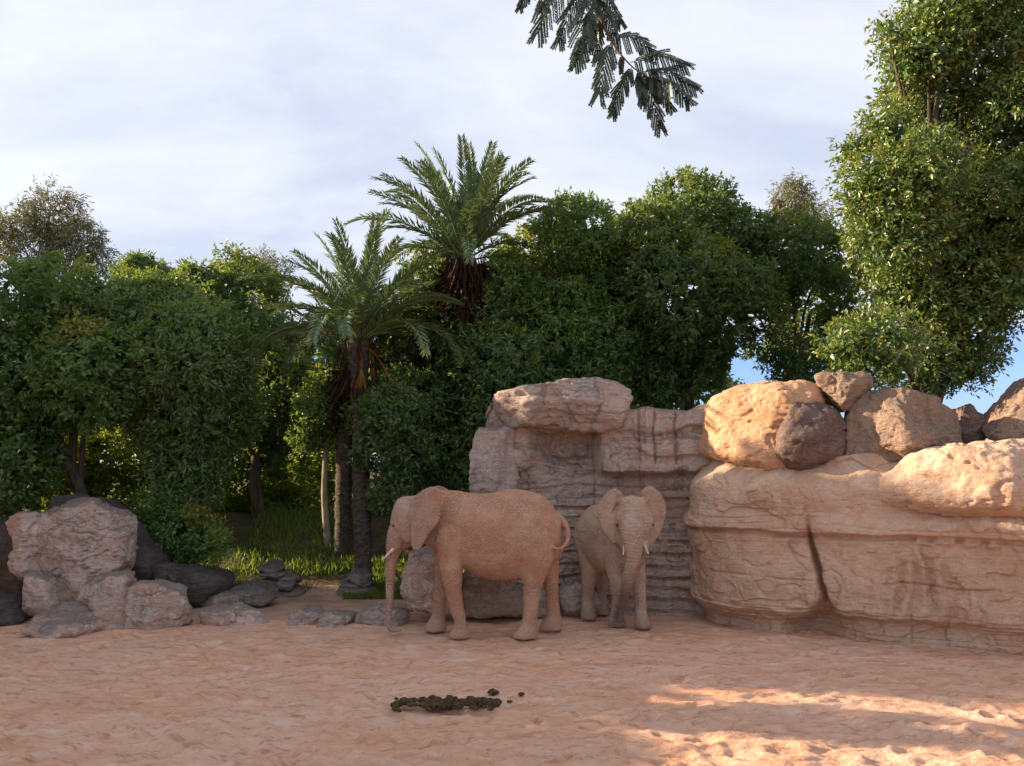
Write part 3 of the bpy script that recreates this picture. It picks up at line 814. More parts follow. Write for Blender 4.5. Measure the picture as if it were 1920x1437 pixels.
# stacks of ledge slabs
def ledge_stack(label, layers, Y, seed):
    base = P(sum(a for a, *_ in layers) / len(layers), layers[0][2], Y)
    t = thing('ledge_rock', (base[0], Y, ground_z(base[0], Y) + 0), label, 'rock')
    for k, (xa, xb, yb, yt, dY) in enumerate(layers):
        h = yb - yt
        pts = [(xa, yb - 0.35 * h), (xa + 0.08 * (xb - xa), yt + 1), (xa + 0.5 * (xb - xa), yt - 1), (xb - 0.1 * (xb - xa), yt), (xb, yb - 0.5 * h), (xb - 0.12 * (xb - xa), yb + 2), (xa + 0.1 * (xb - xa), yb + 2)]
        rock('slab', None, pts, Y + dY, 0.42, 'ledge', t, seed=seed + k, sub=4, p=9, amp=0.03, freq=4.0, cracks=0.02, front=[(0.1, 0.2, 0.95), (-0.4, 0, 0.95)])
ledge_stack('stack of thin dark ledge slabs beside a small grass tuft', [(470, 582, 1122, 1098, 0), (486, 560, 1100, 1084, -0.05), (500, 570, 1091, 1078, 0.05), (482, 548, 1083, 1070, 0.0), (484, 535, 1074, 1056, 0.08)], 18.5, 400)
ledge_stack('smaller stack of brown ledge slabs at the sunlit grass bank', [(622, 708, 1120, 1096, 0), (634, 700, 1097, 1086, 0.05), (648, 698, 1089, 1076, 0.0), (655, 696, 1079, 1066, 0.06)], 18.6, 430)
# rocks seen under the elephants
rock('boulder', 'flat-topped pinkish block standing just behind the legs of the side-on elephant', [(760, 1150), (762, 1050), (772, 1038), (800, 1034), (850, 1044), (872, 1070), (878, 1152)], 15.3, 0.5, 'rock_pink', cat='boulder', seed=60, p=16, front=[(-0.15, 0.05, 0.95), (0.5, 0.1, 0.95)], amp=0.045, freq=2.6)
rock('boulder', 'slanting brown rock below the belly of the side-on elephant', [(842, 1150), (862, 1072), (900, 1064), (950, 1086), (985, 1110), (990, 1152)], 15.55, 0.5, 'rock_brown', cat='boulder', seed=62, front=[(-0.3, 0.1, 0.9), (0.6, 0.4, 0.9)], amp=0.06, freq=2.4)
rock('boulder', 'grey angular block between the two elephants at the cliff foot', [(1040, 1150), (1046, 1108), (1075, 1088), (1110, 1090), (1128, 1108), (1132, 1150)], 15.85, 0.45, 'rock_grey', cat='boulder', seed=64, p=16, amp=0.04, freq=2.6)
rock('boulder', 'low grey rock behind the hind legs of the side-on elephant', [(960, 1150), (965, 1110), (1000, 1096), (1045, 1102), (1060, 1150)], 15.75, 0.4, 'rock_grey', cat='boulder', seed=66, amp=0.05, freq=2.6)

# ------------------------------------------------------------------ elephants
def ring_vert(cx, cy, z, ra, rb, rot=0.0, n=20):
    a = np.arange(n) * 2 * math.pi / n
    u, v = ra * np.cos(a), rb * np.sin(a)
    return np.stack([cx + u * math.cos(rot) - v * math.sin(rot), cy + u * math.sin(rot) + v * math.cos(rot), np.full(n, z)], 1)
def body_ring(f, top, bot, hw, n=28, e=2.3):
    a = np.arange(n) * 2 * math.pi / n
    c, s = np.cos(a), np.sin(a)
    l = hw * np.sign(c) * np.abs(c) ** (2 / e)
    zc, zr = (top + bot) / 2, (top - bot) / 2
    # widest a little below the middle
    z = zc + zr * np.sign(s) * np.abs(s) ** (2 / 2.1)
    l = l * (1 - 0.16 * smooth(0.2, 1.0, s))
    return np.stack([np.full(n, f), l, z], 1)
def ellipsoid(c, r):
    D, Fc = ico(4)
    return np.asarray(c) + D * np.asarray(r), np.zeros((0, 4), int), Fc
def ear_sheet(outline, normal, th=0.045, bulge=0.05, wav=0.02, freq=9, seed=0):
    O = catmull(outline, 5, True)
    n = len(O)
    c = O.mean(0)
    nn = np.asarray(normal, float); nn /= np.linalg.norm(nn)
    K = 9
    fr, bk = [], []
    ang = np.arange(n) * 2 * math.pi / n
    for k in range(1, K + 1):
        t = k / K
        base = c + (O - c) * t
        off = bulge * (1 - t * t) + wav * np.sin(ang * freq + seed + 2.5 * t) * t * t
        h = th * 0.5 * (1 - 0.35 * t ** 3)
        fr.append(base + nn * (off + h)[:, None]); bk.append(base + nn * (off - h)[:, None])
    return loft(fr + bk[::-1])
def xf(piece, Rm, T):
    V, q, t_ = piece
    return V @ Rm.T + T, q, t_
def rotz(a):
    c, s = math.cos(a), math.sin(a)
    return np.array(((c, -s, 0), (s, c, 0), (0, 0, 1.0)))
def roty(a):
    c, s = math.cos(a), math.sin(a)
    return np.array(((c, 0, s), (0, 1.0, 0), (-s, 0, c)))
def finish_elephant(name, label, pieces, root, mat, wear_fn, crease_fn, vox=0.019, dispf=None):
    """fuse all pieces of one animal into a single continuous skin"""
    V, Fs = join(pieces)
    tmp = mk('tmp_body', V + np.array(root), Fs, M[mat])
    md = tmp.modifiers.new('r', 'REMESH'); md.mode = 'VOXEL'; md.voxel_size = vox
    sm = tmp.modifiers.new('s', 'SMOOTH'); sm.factor = 0.5; sm.iterations = 5
    dg = bpy.context.evaluated_depsgraph_get()
    ev = tmp.evaluated_get(dg)
    me = ev.to_mesh()
    n = len(me.vertices)
    A = np.empty(n * 3, np.float32); me.vertices.foreach_get('co', A); A = A.reshape(-1, 3).astype(float)
    Nn = np.empty(n * 3, np.float32); me.vertices.foreach_get('normal', Nn); Nn = Nn.reshape(-1, 3).astype(float)
    polys = np.array([p.vertices[:] for p in me.polygons], dtype=object)
    q4 = np.array([p for p in polys if len(p) == 4], int)
    q3 = np.array([p for p in polys if len(p) == 3], int).reshape(-1, 3)
    ev.to_mesh_clear()
    bpy.data.objects.remove(tmp)
    loc = A - np.array(root)
    if dispf is not None:
        A = A + Nn * dispf(loc, Nn)[:, None]
    t = thing(name, root, label, 'elephant', 'elephants')
    b = mk('body', A, [q4, q3], M[mat], t)
    at = b.data.attributes.new('wear', 'FLOAT', 'POINT')
    at.data.foreach_set('value', wear_fn(loc).astype(np.float32))
    at = b.data.attributes.new('crease', 'FLOAT', 'POINT')
    at.data.foreach_set('value', crease_fn(loc).astype(np.float32))
    return t
def skin_disp(loc, N):
    d = 0.006 * fbm(loc * (7, 7, 9), 3, 201) + 0.010 * fbm(loc * 2.6, 3, 203)
    sag = fbm(np.stack([loc[:, 0] * 5, loc[:, 1] * 5, loc[:, 2] * 16], 1) + 0.8 * fbm(loc * 2, 2, 207)[:, None], 3, 205, 0.5, True)
    d += 0.003 * sag
    return d
def tusk(parent, pts, r, root):
    V, q, t_ = tube(catmull(pts, 5), np.linspace(r, r * 0.3, (len(pts) - 1) * 5 + 1), 10)
    return mk('tusk', V, [q, t_], M['ivory'], parent)
def eye(parent, c, r=0.03):
    D, Fc = ico(3)
    return mk('eye', np.asarray(c) + D * r, Fc, M['eye'], parent)
def toenails(parent, feet, root, fwd, left, s=1.0):
    D, Fc = ico(2)
    for (f, l, rf, rl) in feet:
        for a in (-55, -18, 18, 55):
            c = np.array(root) + np.array(fwd) * (f + rf * 0.97 * math.cos(R(a))) + np.array(left) * (l + rl * 0.97 * math.sin(R(a))) + np.array((0, 0, 0.05))
            V = D * (0.03 * s, 0.03 * s, 0.036 * s) + c
            mk('toenail', V, Fc, M['nail'], parent)

# --- elephant standing side-on
E1 = np.array((-0.63, 13.95, 0.0))
def z1(zx, zy):           # measured side view -> forward, up (metres)
    return (900 - zx) / 480.0, (1328 - zy) / 480.0
RT1 = rotz(math.pi)       # faces the photograph's left
pieces = []
st = []
for zx, top, bot, hw in ((470, 165, 600, 0.27), (560, 138, 660, 0.35), (650, 136, 715, 0.42), (750, 142, 775, 0.49), (850, 160, 822, 0.55), (950, 170, 872, 0.585), (1050, 156, 902, 0.60),
                         (1150, 126, 908, 0.59), (1250, 122, 895, 0.565), (1350, 140, 868, 0.53), (1450, 180, 820, 0.47), (1540, 250, 770, 0.39), (1600, 340, 720, 0.29), (1640, 440, 640, 0.15)):
    f, zt = z1(zx, top); _, zb = z1(zx, bot)
    st.append(body_ring(f, zt, zb, hw))
pieces.append(loft(st))
def leg(rings, lat, lw=0.86):
    out = []
    for zx, zy, hw, *ex in rings:
        f, z = z1(zx, zy)
        out.append(ring_vert(f, lat + (ex[0] if ex else 0), z, hw / 480.0, hw / 480.0 * lw))
    return loft(out)
pieces.append(leg([(690, 400, 70), (690, 470, 112, 0.02), (685, 560, 118, 0.02), (690, 700, 102), (697, 800, 94), (708, 880, 84), (714, 950, 72), (733, 1050, 68), (760, 1150, 60), (778, 1215, 50), (778, 1255, 60), (774, 1295, 84), (772, 1325, 92), (772, 1336, 86)], 0.30, 0.88))
pieces.append(leg([(640, 480, 90), (625, 600, 95), (612, 700, 84), (600, 820, 68), (594, 900, 60), (590, 1000, 60), (580, 1100, 57), (572, 1190, 54), (562, 1240, 66), (548, 1290, 90), (542, 1322, 97), (542, 1334, 90)], -0.27, 0.88))
pieces.append(leg([(1400, 440, 120), (1405, 520, 165), (1410, 620, 165), (1405, 700, 152), (1388, 800, 122), (1378, 880, 96), (1370, 950, 74), (1360, 1050, 66), (1352, 1150, 63), (1346, 1210, 65), (1326, 1268, 86), (1312, 1310, 103), (1308, 1330, 105), (1308, 1338, 98)], 0.27, 0.85))
pieces.append(leg([(1450, 600, 120), (1490, 740, 118), (1515, 820, 92), (1530, 900, 73), (1542, 1000, 62), (1547, 1100, 59), (1556, 1200, 64), (1540, 1262, 88), (1532, 1308, 104), (1532, 1326, 98)], -0.25, 0.85))
# elbow fold
f, z = z1(760, 880); pieces.append(ellipsoid((f, 0.36, z), (0.055, 0.06, 0.11)))
# head
hd = []
for zx, top, bot, hw in ((520, 150, 600, 0.27), (430, 168, 590, 0.27), (360, 186, 590, 0.285), (300, 188, 585, 0.30), (250, 194, 560, 0.28), (215, 215, 520, 0.235), (188, 285, 490, 0.18), (170, 350, 450, 0.10)):
    f, zt = z1(zx, top); _, zb = z1(zx, bot)
    hd.append(body_ring(f, zt, zb, hw, e=2.2))
pieces.append(loft(hd))
tr = [(270, 400, 95), (232, 500, 92), (208, 580, 82), (195, 640, 70), (184, 700, 54), (174, 800, 45), (172, 900, 40), (170, 1000, 36), (169, 1100, 32), (166, 1200, 27), (164, 1260, 25), (178, 1298, 21), (215, 1308, 17), (255, 1304, 14), (278, 1302, 10)]
tp = np.array([(z1(a, b)[0], 0.0, z1(a, b)[1]) for a, b, _ in tr])
trc = catmull(tp, 8); trr = np.interp(np.linspace(0, len(tr) - 1, len(trc)), np.arange(len(tr)), [r / 480.0 for *_, r in tr])
trr = trr * (1 + 0.022 * np.sin(np.arange(len(trr)) * 2.2)) * np.where(np.arange(len(trr)) < 30, 1.0, 1.0)
pieces.append(tube(trc, trr, 18))
jw = [(360, 470, 95), (335, 545, 62), (300, 592, 40), (262, 622, 24)]
jp = np.array([(z1(a, b)[0], 0.0, z1(a, b)[1]) for a, b, _ in jw])
pieces.append(tube(catmull(jp, 4), np.interp(np.linspace(0, 3, 13), range(4), [r / 480 for *_, r in jw]), 14))
for sgn in (1, -1):
    f, z = z1(196, 425); pieces.append(ellipsoid((f - 0.03, sgn * 0.165, z + 0.035), (0.075, 0.05, 0.05)))   # brow
    f, z = z1(225, 590); pieces.append(ellipsoid((f, sgn * 0.115, z), (0.10, 0.075, 0.13)))                  # tusk sheath
    f, z = z1(330, 500); pieces.append(ellipsoid((f, sgn * 0.17, z), (0.13, 0.10, 0.17)))                    # cheek
ear_pts = [(335, 300), (352, 235), (395, 178), (450, 135), (530, 104), (598, 116), (640, 150), (664, 190), (655, 236), (628, 270), (618, 330), (598, 392), (560, 442), (508, 498), (482, 552), (450, 602), (410, 624), (376, 604), (362, 545), (366, 450), (345, 385), (326, 340)]
for sgn in (1, -1):
    O = []
    for zx, zy in ear_pts:
        f, z = z1(zx, zy)
        O.append((f, sgn * (0.28 + 0.55 * max(0, (zx - 330)) / 480.0 + 0.02), z))
    pieces.append(ear_sheet(O, (0.55, sgn * 1.0, 0.0), 0.05, 0.015, 0.010, 9, sgn))
    f, z = z1(350, 310); pieces.append(ellipsoid((f - 0.02, sgn * 0.27, z), (0.05, 0.05, 0.12)))
tl = np.array([(z1(a, b)[0], l, z1(a, b)[1]) for a, b, l in ((1590, 345, 0.05), (1645, 405, 0.16), (1672, 480, 0.24), (1660, 560, 0.32), (1612, 608, 0.40), (1560, 606, 0.46), (1528, 590, 0.48))])
pieces.append(tube(catmull(tl, 6), np.linspace(0.055, 0.026, 37), 10))
pieces = [xf(p_, RT1, 0) for p_ in pieces]
def W1(zx, zy, lat):
    f, z = z1(zx, zy)
    return E1 + RT1 @ np.array((f, lat, z))
def wear1(l):
    z = l[:, 2]; f = -l[:, 0]
    trunk = smooth(1.40, 1.55, f) * smooth(1.5, 0.7, z)
    feet = smooth(0.35, 0.05, z) * 0.35
    ey = sum(np.exp(-(np.linalg.norm(l - (W1(203, 436, 0.2 * s_) - E1), axis=1) / 0.055) ** 2) for s_ in (1, -1))
    return np.clip(np.maximum(np.maximum(trunk * 0.9, feet), 0.6 * smooth(0.55, 0.9, f) * smooth(1.2, 1.6, z)), 0, 1)
e1 = finish_elephant('elephant', 'reddish dusty elephant standing side-on with its trunk hanging to the sand', pieces, tuple(E1), 'skin_red', wear1, lambda l: smooth(1.30, 1.45, -l[:, 0]) * smooth(1.75, 1.45, l[:, 2]) * 0.8, dispf=skin_disp)
tusk(e1, [W1(215, 615, 0.135), W1(165, 665, 0.165), W1(118, 713, 0.175)], 0.036, E1)
tusk(e1, [W1(215, 615, -0.135), W1(165, 665, -0.165), W1(122, 708, -0.175)], 0.036, E1)
for s_ in (1, -1):
    eye(e1, W1(205, 432, 0.197 * s_), 0.021)

# --- elephant walking towards the viewer
E2 = np.array((1.95, 15.0, 0.0))
HD2 = R(-90 + 27)                                  # body heading
fw2 = np.array((math.cos(HD2), math.sin(HD2), 0)); lf2 = np.array((-math.sin(HD2), math.cos(HD2), 0))
RT2 = rotz(HD2)
pieces = []
pieces.append(xf(loft([body_ring(*a) for a in ((0.72, 1.80, 1.12, 0.18), (0.60, 1.97, 0.99, 0.31), (0.38, 2.10, 0.92, 0.41), (0.05, 2.14, 0.86, 0.47), (-0.3, 2.17, 0.83, 0.49), (-0.6, 2.16, 0.88, 0.46), (-0.82, 2.05, 1.0, 0.39), (-0.98, 1.84, 1.2, 0.27), (-1.06, 1.66, 1.36, 0.12))]), RT2, 0))
def leg2(rings):
    return xf(loft([ring_vert(f, l, z, rf, rl) for f, l, z, rf, rl in rings]), RT2, 0)
pieces.append(leg2([(0.35, -0.24, 1.75, 0.12, 0.10), (0.35, -0.27, 1.55, 0.20, 0.15), (0.34, -0.27, 1.25, 0.20, 0.155), (0.36, -0.25, 0.95, 0.17, 0.145), (0.42, -0.22, 0.70, 0.145, 0.13), (0.40, -0.20, 0.50, 0.125, 0.118), (0.34, -0.19, 0.30, 0.112, 0.112), (0.32, -0.19, 0.17, 0.125, 0.125), (0.33, -0.19, 0.06, 0.165, 0.155), (0.33, -0.19, -0.01, 0.165, 0.155)]))
pieces.append(leg2([(0.35, 0.20, 1.75, 0.12, 0.10), (0.36, 0.22, 1.55, 0.20, 0.15), (0.40, 0.22, 1.25, 0.19, 0.15), (0.47, 0.19, 0.95, 0.165, 0.14), (0.55, 0.16, 0.70, 0.14, 0.125), (0.60, 0.14, 0.50, 0.12, 0.115), (0.62, 0.13, 0.30, 0.11, 0.11), (0.64, 0.13, 0.17, 0.125, 0.125), (0.67, 0.13, 0.06, 0.165, 0.155), (0.67, 0.13, -0.01, 0.165, 0.155)]))
pieces.append(leg2([(-0.55, -0.22, 1.75, 0.18, 0.13), (-0.52, -0.26, 1.45, 0.28, 0.19), (-0.46, -0.29, 1.1, 0.24, 0.17), (-0.42, -0.30, 0.8, 0.16, 0.135), (-0.46, -0.30, 0.55, 0.125, 0.115), (-0.50, -0.30, 0.3, 0.115, 0.11), (-0.49, -0.30, 0.16, 0.13, 0.125), (-0.46, -0.30, 0.05, 0.165, 0.15), (-0.46, -0.30, -0.01, 0.165, 0.15)]))
pieces.append(leg2([(-0.6, 0.22, 1.75, 0.18, 0.13), (-0.62, 0.24, 1.45, 0.28, 0.18), (-0.66, 0.24, 1.1, 0.23, 0.16), (-0.70, 0.23, 0.8, 0.155, 0.13), (-0.76, 0.22, 0.55, 0.12, 0.112), (-0.82, 0.21, 0.3, 0.112, 0.108), (-0.80, 0.21, 0.16, 0.125, 0.12), (-0.77, 0.21, 0.05, 0.16, 0.15), (-0.77, 0.21, -0.01, 0.16, 0.15)]))
# neck and head: head turned straight at the viewer
NK = RT2 @ np.array((0.62, 0.0, 1.86)) - np.array((0.075, 0, 0))
HH = R(-90 + 7)
RH = rotz(HH) @ roty(R(6))
def hpiece(p_):
    return xf(p_, RH, NK)
nk = [RT2 @ np.array((0.25, 0, 1.62)), RT2 @ np.array((0.5, 0, 1.74)), NK + RH @ np.array((0.1, 0, 0.02)), NK + RH @ np.array((0.3, 0, 0.06))]
pieces.append(tube(catmull(np.array(nk), 4), np.interp(np.linspace(0, 3, 13), range(4), [0.40, 0.38, 0.34, 0.28]), 20))
hs = []
for f, top, bot, hw in ((-0.02, 0.46, -0.36, 0.26), (0.10, 0.53, -0.40, 0.315), (0.22, 0.545, -0.42, 0.335), (0.34, 0.51, -0.42, 0.325), (0.43, 0.40, -0.38, 0.29), (0.49, 0.30, -0.30, 0.23), (0.53, 0.14, -0.2, 0.14)):
    rg = body_ring(f, top, bot, hw, e=2.4)
    zc = (rg[:, 2] - bot) / (top - bot)
    rg[:, 1] *= 0.74 + 0.30 * smooth(0.1, 0.62, zc)            # narrower cheeks, wide brow
    rg[:, 1] *= 1.07
    hs.append(rg)
pieces.append(hpiece(loft(hs)))
for sgn in (1, -1):
    pieces.append(hpiece(ellipsoid((0.37, sgn * 0.255, 0.11), (0.10, 0.075, 0.065))))     # brow ridge
    pieces.append(hpiece(ellipsoid((0.40, sgn * 0.165, -0.34), (0.12, 0.085, 0.17))))     # tusk sheath
    pieces.append(hpiece(ellipsoid((0.22, sgn * 0.22, -0.22), (0.14, 0.11, 0.2))))        # cheek
    pieces.append(hpiece(ellipsoid((0.24, sgn * 0.13, 0.42), (0.15, 0.14, 0.10))))        # crown domes
pieces.append(hpiece(tube(np.array([(0.15, 0, -0.3), (0.24, 0, -0.44), (0.34, 0, -0.52)]), [0.15, 0.11, 0.05], 12)))
def Z2(zx, zy, Y):
    return P(1060 + zx / 4.79, 890 + zy / 4.79, Y) - E2
YH = 13.86
t2 = [(592, 400, 104, 0.16), (600, 480, 104, 0.05), (606, 560, 94, 0.0), (612, 640, 80, -0.02), (610, 720, 68, -0.02), (598, 800, 61, 0.0), (578, 880, 57, 0.06), (556, 970, 51, 0.16), (538, 1060, 44, 0.28), (518, 1150, 36, 0.40), (500, 1230, 29, 0.5), (490, 1285, 26, 0.55), (486, 1318, 24, 0.56)]
tp = np.array([Z2(a, b, YH + d) for a, b, _, d in t2])
trc = catmull(tp, 8); trr = np.interp(np.linspace(0, len(t2) - 1, len(trc)), np.arange(len(t2)), [r / 478.0 for _, _, r, _ in t2])
trr = trr * (1 + 0.03 * np.sin(np.arange(len(trr)) * 1.9))
pieces.append(tube(trc, trr, 20))
earL = [(428, 235), (445, 150), (500, 150), (520, 185), (470, 132), (430, 128), (385, 150), (340, 200), (308, 250), (292, 330), (300, 430), (330, 495), (368, 548), (400, 596), (442, 622), (466, 606), (466, 530), (445, 450), (428, 380)]
earL = [(500, 215), (515, 172), (478, 138), (430, 124), (385, 148), (340, 198), (306, 250), (292, 330), (300, 430), (330, 495), (368, 548), (400, 596), (442, 622), (468, 604), (468, 530), (455, 450), (440, 380), (435, 300)]
earR = [(690, 185), (700, 128), (740, 103), (795, 120), (850, 182), (882, 240), (892, 330), (876, 420), (842, 510), (806, 590), (768, 640), (738, 612), (716, 540), (712, 460), (728, 380), (722, 290)]
OL = [Z2(a, b, 14.16 + 0.22 * (440 - a) / 300) for a, b in earL]
earR = [(700 + (a - 700) * 1.08, b) for a, b in earR]
OR = [Z2(a, b, 14.12 + 0.26 * (a - 700) / 300) for a, b in earR]
pieces.append(ear_sheet(OL, (-0.35, -1.0, 0), 0.05, 0.03, 0.02, 7, 1))
pieces.append(ear_sheet(OR, (0.3, -1.0, 0), 0.05, -0.04, 0.015, 7, 2))
tl = np.array([(-1.02, 0, 1.72), (-1.12, 0, 1.55), (-1.16, 0.0, 1.2), (-1.14, 0.02, 0.85)])
pieces.append(xf(tube(catmull(tl, 5), np.linspace(0.05, 0.02, 16), 8), RT2, 0))
def wear2(l):
    pt = tp[:, None, :]
    d = np.min(np.linalg.norm(l[None, ::1, :] - tp[4:, None, :], axis=2), axis=0)
    trunk = smooth(0.22, 0.12, d) * smooth(1.15, 0.5, l[:, 2])
    ey = sum(np.exp(-(np.linalg.norm(l - (NK + RH @ np.array((0.385, s_ * 0.32, 0.035))), axis=1) / 0.06) ** 2) for s_ in (1, -1))
    return np.clip(np.maximum(trunk, 0.4 * smooth(0.3, 0.05, l[:, 2])) + 0.8 * ey, 0, 1)
def crease2(l):
    d = np.min(np.linalg.norm(l[None] - tp[1:, None, :], axis=2), axis=0)
    h = (l - NK) @ RH
    brow = smooth(0.30, 0.42, h[:, 0]) * smooth(0.33, 0.22, np.abs(h[:, 1])) * smooth(0.46, 0.32, h[:, 2])
    return np.clip(np.maximum(smooth(0.30, 0.2, d), brow * (h[:, 2] > -0.5)), 0, 1)
e2 = finish_elephant('elephant', 'pale dusty elephant walking head-on out from the cliff with ears spread', pieces, tuple(E2), 'skin_dusty', wear2, crease2, dispf=skin_disp)
tusk(e2, [Z2(532, 610, YH + 0.10) + E2, Z2(527, 665, YH) + E2, Z2(520, 722, YH - 0.10) + E2], 0.031, E2)
tusk(e2, [Z2(690, 590, YH + 0.10) + E2, Z2(720, 660, YH) + E2, Z2(748, 716, YH - 0.12) + E2], 0.031, E2)
for s_ in (1, -1):
    eye(e2, E2 + NK + RH @ np.array((0.40, s_ * 0.325, 0.045)), 0.027)

# ------------------------------------------------------------------ dung
def lumps(spots, seed, flat=0.7):
    Vs, Fs, o_ = [], [], 0
    D, Fc = ico(3)
    rng = np.random.RandomState(seed)
    for (x, y, r) in spots:
        q = D * 2.2 + rng.rand() * 50
        V = D * (1 + 0.28 * fbm(q, 3, seed) + 0.18 * fbm(q * 3, 2, seed + 3))[:, None] * r
        V = V @ rotz(rng.rand() * 6).T * (1.15, 1.0, flat) + (x, y, r * flat * 0.55 + 0.03)
        Vs.append(V); Fs.append(Fc + o_); o_ += len(V)
    return np.concatenate(Vs), np.concatenate(Fs)
rng = np.random.RandomState(8)
sp = []
for k in range(130):
    u = rng.rand()
    c = P(738 + 196 * u, 1303 + 4 * math.sin(u * 6), 9.75)
    sp.append((c[0], 9.72 + rng.normal() * 0.09, 0.022 + 0.036 * rng.rand() ** 1.5))
V, Fc = lumps(sp, 5)
o = center_origin(mk('dung_pile', V, Fc, M['dung'], None)); tag(o, 'long crumbled heap of dark brown elephant dung on the sand', 'dung')
for px, Y, r, lab in ((924, 10.15, 0.055, 'single larger dung ball just behind the crumbled dung heap'), (977, 10.1, 0.032, 'small dung lump lying past the end of the dung heap'), (955, 9.78, 0.028, 'flattened dung scrap trailing off the end of the dung heap')):
    c = P(px, 1290, Y)
    V, Fc = lumps([(c[0], Y, r), (c[0] + r * 0.8, Y + 0.02, r * 0.6)], int(px))
    tag(center_origin(mk('dung_lump', V, Fc, M['dung'], None)), lab, 'dung', 'loose dung lumps')

# ------------------------------------------------------------------ foliage
def unit(a):
    return a / (np.linalg.norm(a, axis=1)[:, None] + 1e-9)
def leaves_mesh(pos, axis, nrm, L, Wd, fold=0.25):
    """kite-shaped leaves, two triangles each folded along the midrib"""
    side = unit(np.cross(axis, nrm)); up = np.cross(side, axis)
    L = L[:, None]; Wd = Wd[:, None]
    a = pos; tip = pos + axis * L - up * (L * 0.12)
    m = pos + axis * L * 0.45
    l_ = m + side * Wd * 0.5 + up * Wd * fold; r_ = m - side * Wd * 0.5 + up * Wd * fold
    n = len(pos)
    V = np.stack([a, l_, tip, r_], 1).reshape(-1, 3)
    i = np.arange(n) * 4
    T = np.stack([np.stack([i, i + 2, i + 1], 1), np.stack([i, i + 3, i + 2], 1)], 1).reshape(-1, 3)
    return V, T
def crown(blobs, n_sprig, per, L, Wd, seed, gap=-0.35, inner=2500, inner_L=0.34, sprig=0.28, droop=0.25, shell=(0.72, 1.06), young=0.0, gapf=0.9, inner_r=0.82):
    """leafy crown: sprigs on the uneven skin of several lobes, larger inner leaves behind them"""
    rng = np.random.RandomState(seed)
    C = np.array([b[0] for b in blobs]); Rr = np.array([b[1] for b in blobs])
    wgt = Rr ** 2 / np.sum(Rr ** 2)
    k = rng.choice(len(blobs), int(n_sprig * 1.9), p=wgt)
    d = unit(rng.normal(size=(len(k), 3)))
    sq = np.array((1.0, 1.0, 0.95))
    bump = 1 + 0.30 * fbm(d * 2.3 + k[:, None] * 5.1, 3, seed)
    rr = rng.uniform(shell[0], shell[1], len(k)) ** 0.6 * bump
    pos = C[k] + d * (Rr[k] * rr)[:, None] * sq
    dist = np.linalg.norm(pos[:, None, :] - C[None], axis=2) / Rr[None]
    depth = np.min(dist + (np.arange(len(blobs))[None] == k[:, None]) * 9, axis=1)
    keep = (depth > 0.80) & (fbm(pos * gapf, 3, seed + 40) > gap)
    pos, d = pos[keep][:n_sprig], d[keep][:n_sprig]
    n = len(pos)
    ax = unit(d * 0.8 + rng.normal(size=(n, 3)) * 0.5 + np.array((0, 0, 0.25)))
    ti = np.repeat(np.arange(n), per)
    t = rng.rand(n * per)
    jit = unit(rng.normal(size=(n * per, 3)))
    bp = pos[ti] + ax[ti] * (t * sprig)[:, None] + jit * 0.03
    la = unit(ax[ti] * 0.55 + jit * 0.9 - np.array((0, 0, droop)))
    nn = unit(rng.normal(size=(n * per, 3)) * 0.6 + d[ti] * 0.8 + np.array((0, 0, 0.45)))
    Ls = L * rng.uniform(0.7, 1.25, n * per); Ws = Wd * rng.uniform(0.75, 1.2, n * per)
    spt = rng.rand(n)
    tint = np.clip(0.2 + 0.35 * spt[ti] + 0.25 * rng.rand(n * per) + young * (t > 0.7) + 0.6 * smooth(0.0, 0.35, fbm(pos * 0.7, 2, seed + 60))[ti] * smooth(0.2, 0.9, d[:, 2])[ti], 0, 1)  # crown tops yellower: young growth, with the sunlit look put into the tint
    V, T = leaves_mesh(bp, la, nn, Ls, Ws)
    ti_ = np.repeat(tint, 2)
    if inner:
        k = rng.choice(len(blobs), inner, p=wgt)
        d2 = unit(rng.normal(size=(inner, 3)))
        p2 = C[k] + d2 * (Rr[k] * inner_r * rng.rand(inner) ** 0.45)[:, None]
        m = fbm(p2 * gapf, 3, seed + 40) > gap
        p2 = p2[m]; n2_ = len(p2)
        V2, T2 = leaves_mesh(p2, unit(rng.normal(size=(n2_, 3))), unit(rng.normal(size=(n2_, 3))), inner_L * rng.uniform(0.6, 1.2, n2_), inner_L * 0.6 * rng.uniform(0.6, 1.2, n2_))
        T = np.concatenate([T, T2 + len(V)]); V = np.concatenate([V, V2])
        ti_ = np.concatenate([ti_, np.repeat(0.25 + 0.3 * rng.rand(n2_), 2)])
    return V, T, ti_
def px_blobs(lst, Y, seed=0, spread=1.7):
    rng = np.random.RandomState(seed)
    out = []
    for b in lst:
        x, y, r = b[:3]
        dy = b[3] * 3 - 0.4 + rng.uniform(-0.4, 0.4) if len(b) > 3 else rng.uniform(-0.6, 0.6) * spread
        r *= 0.88 if len(b) > 3 else 0.95
        out.append((P(x, y, Y + dy), r / F_PX * (Y + dy)))
    return out
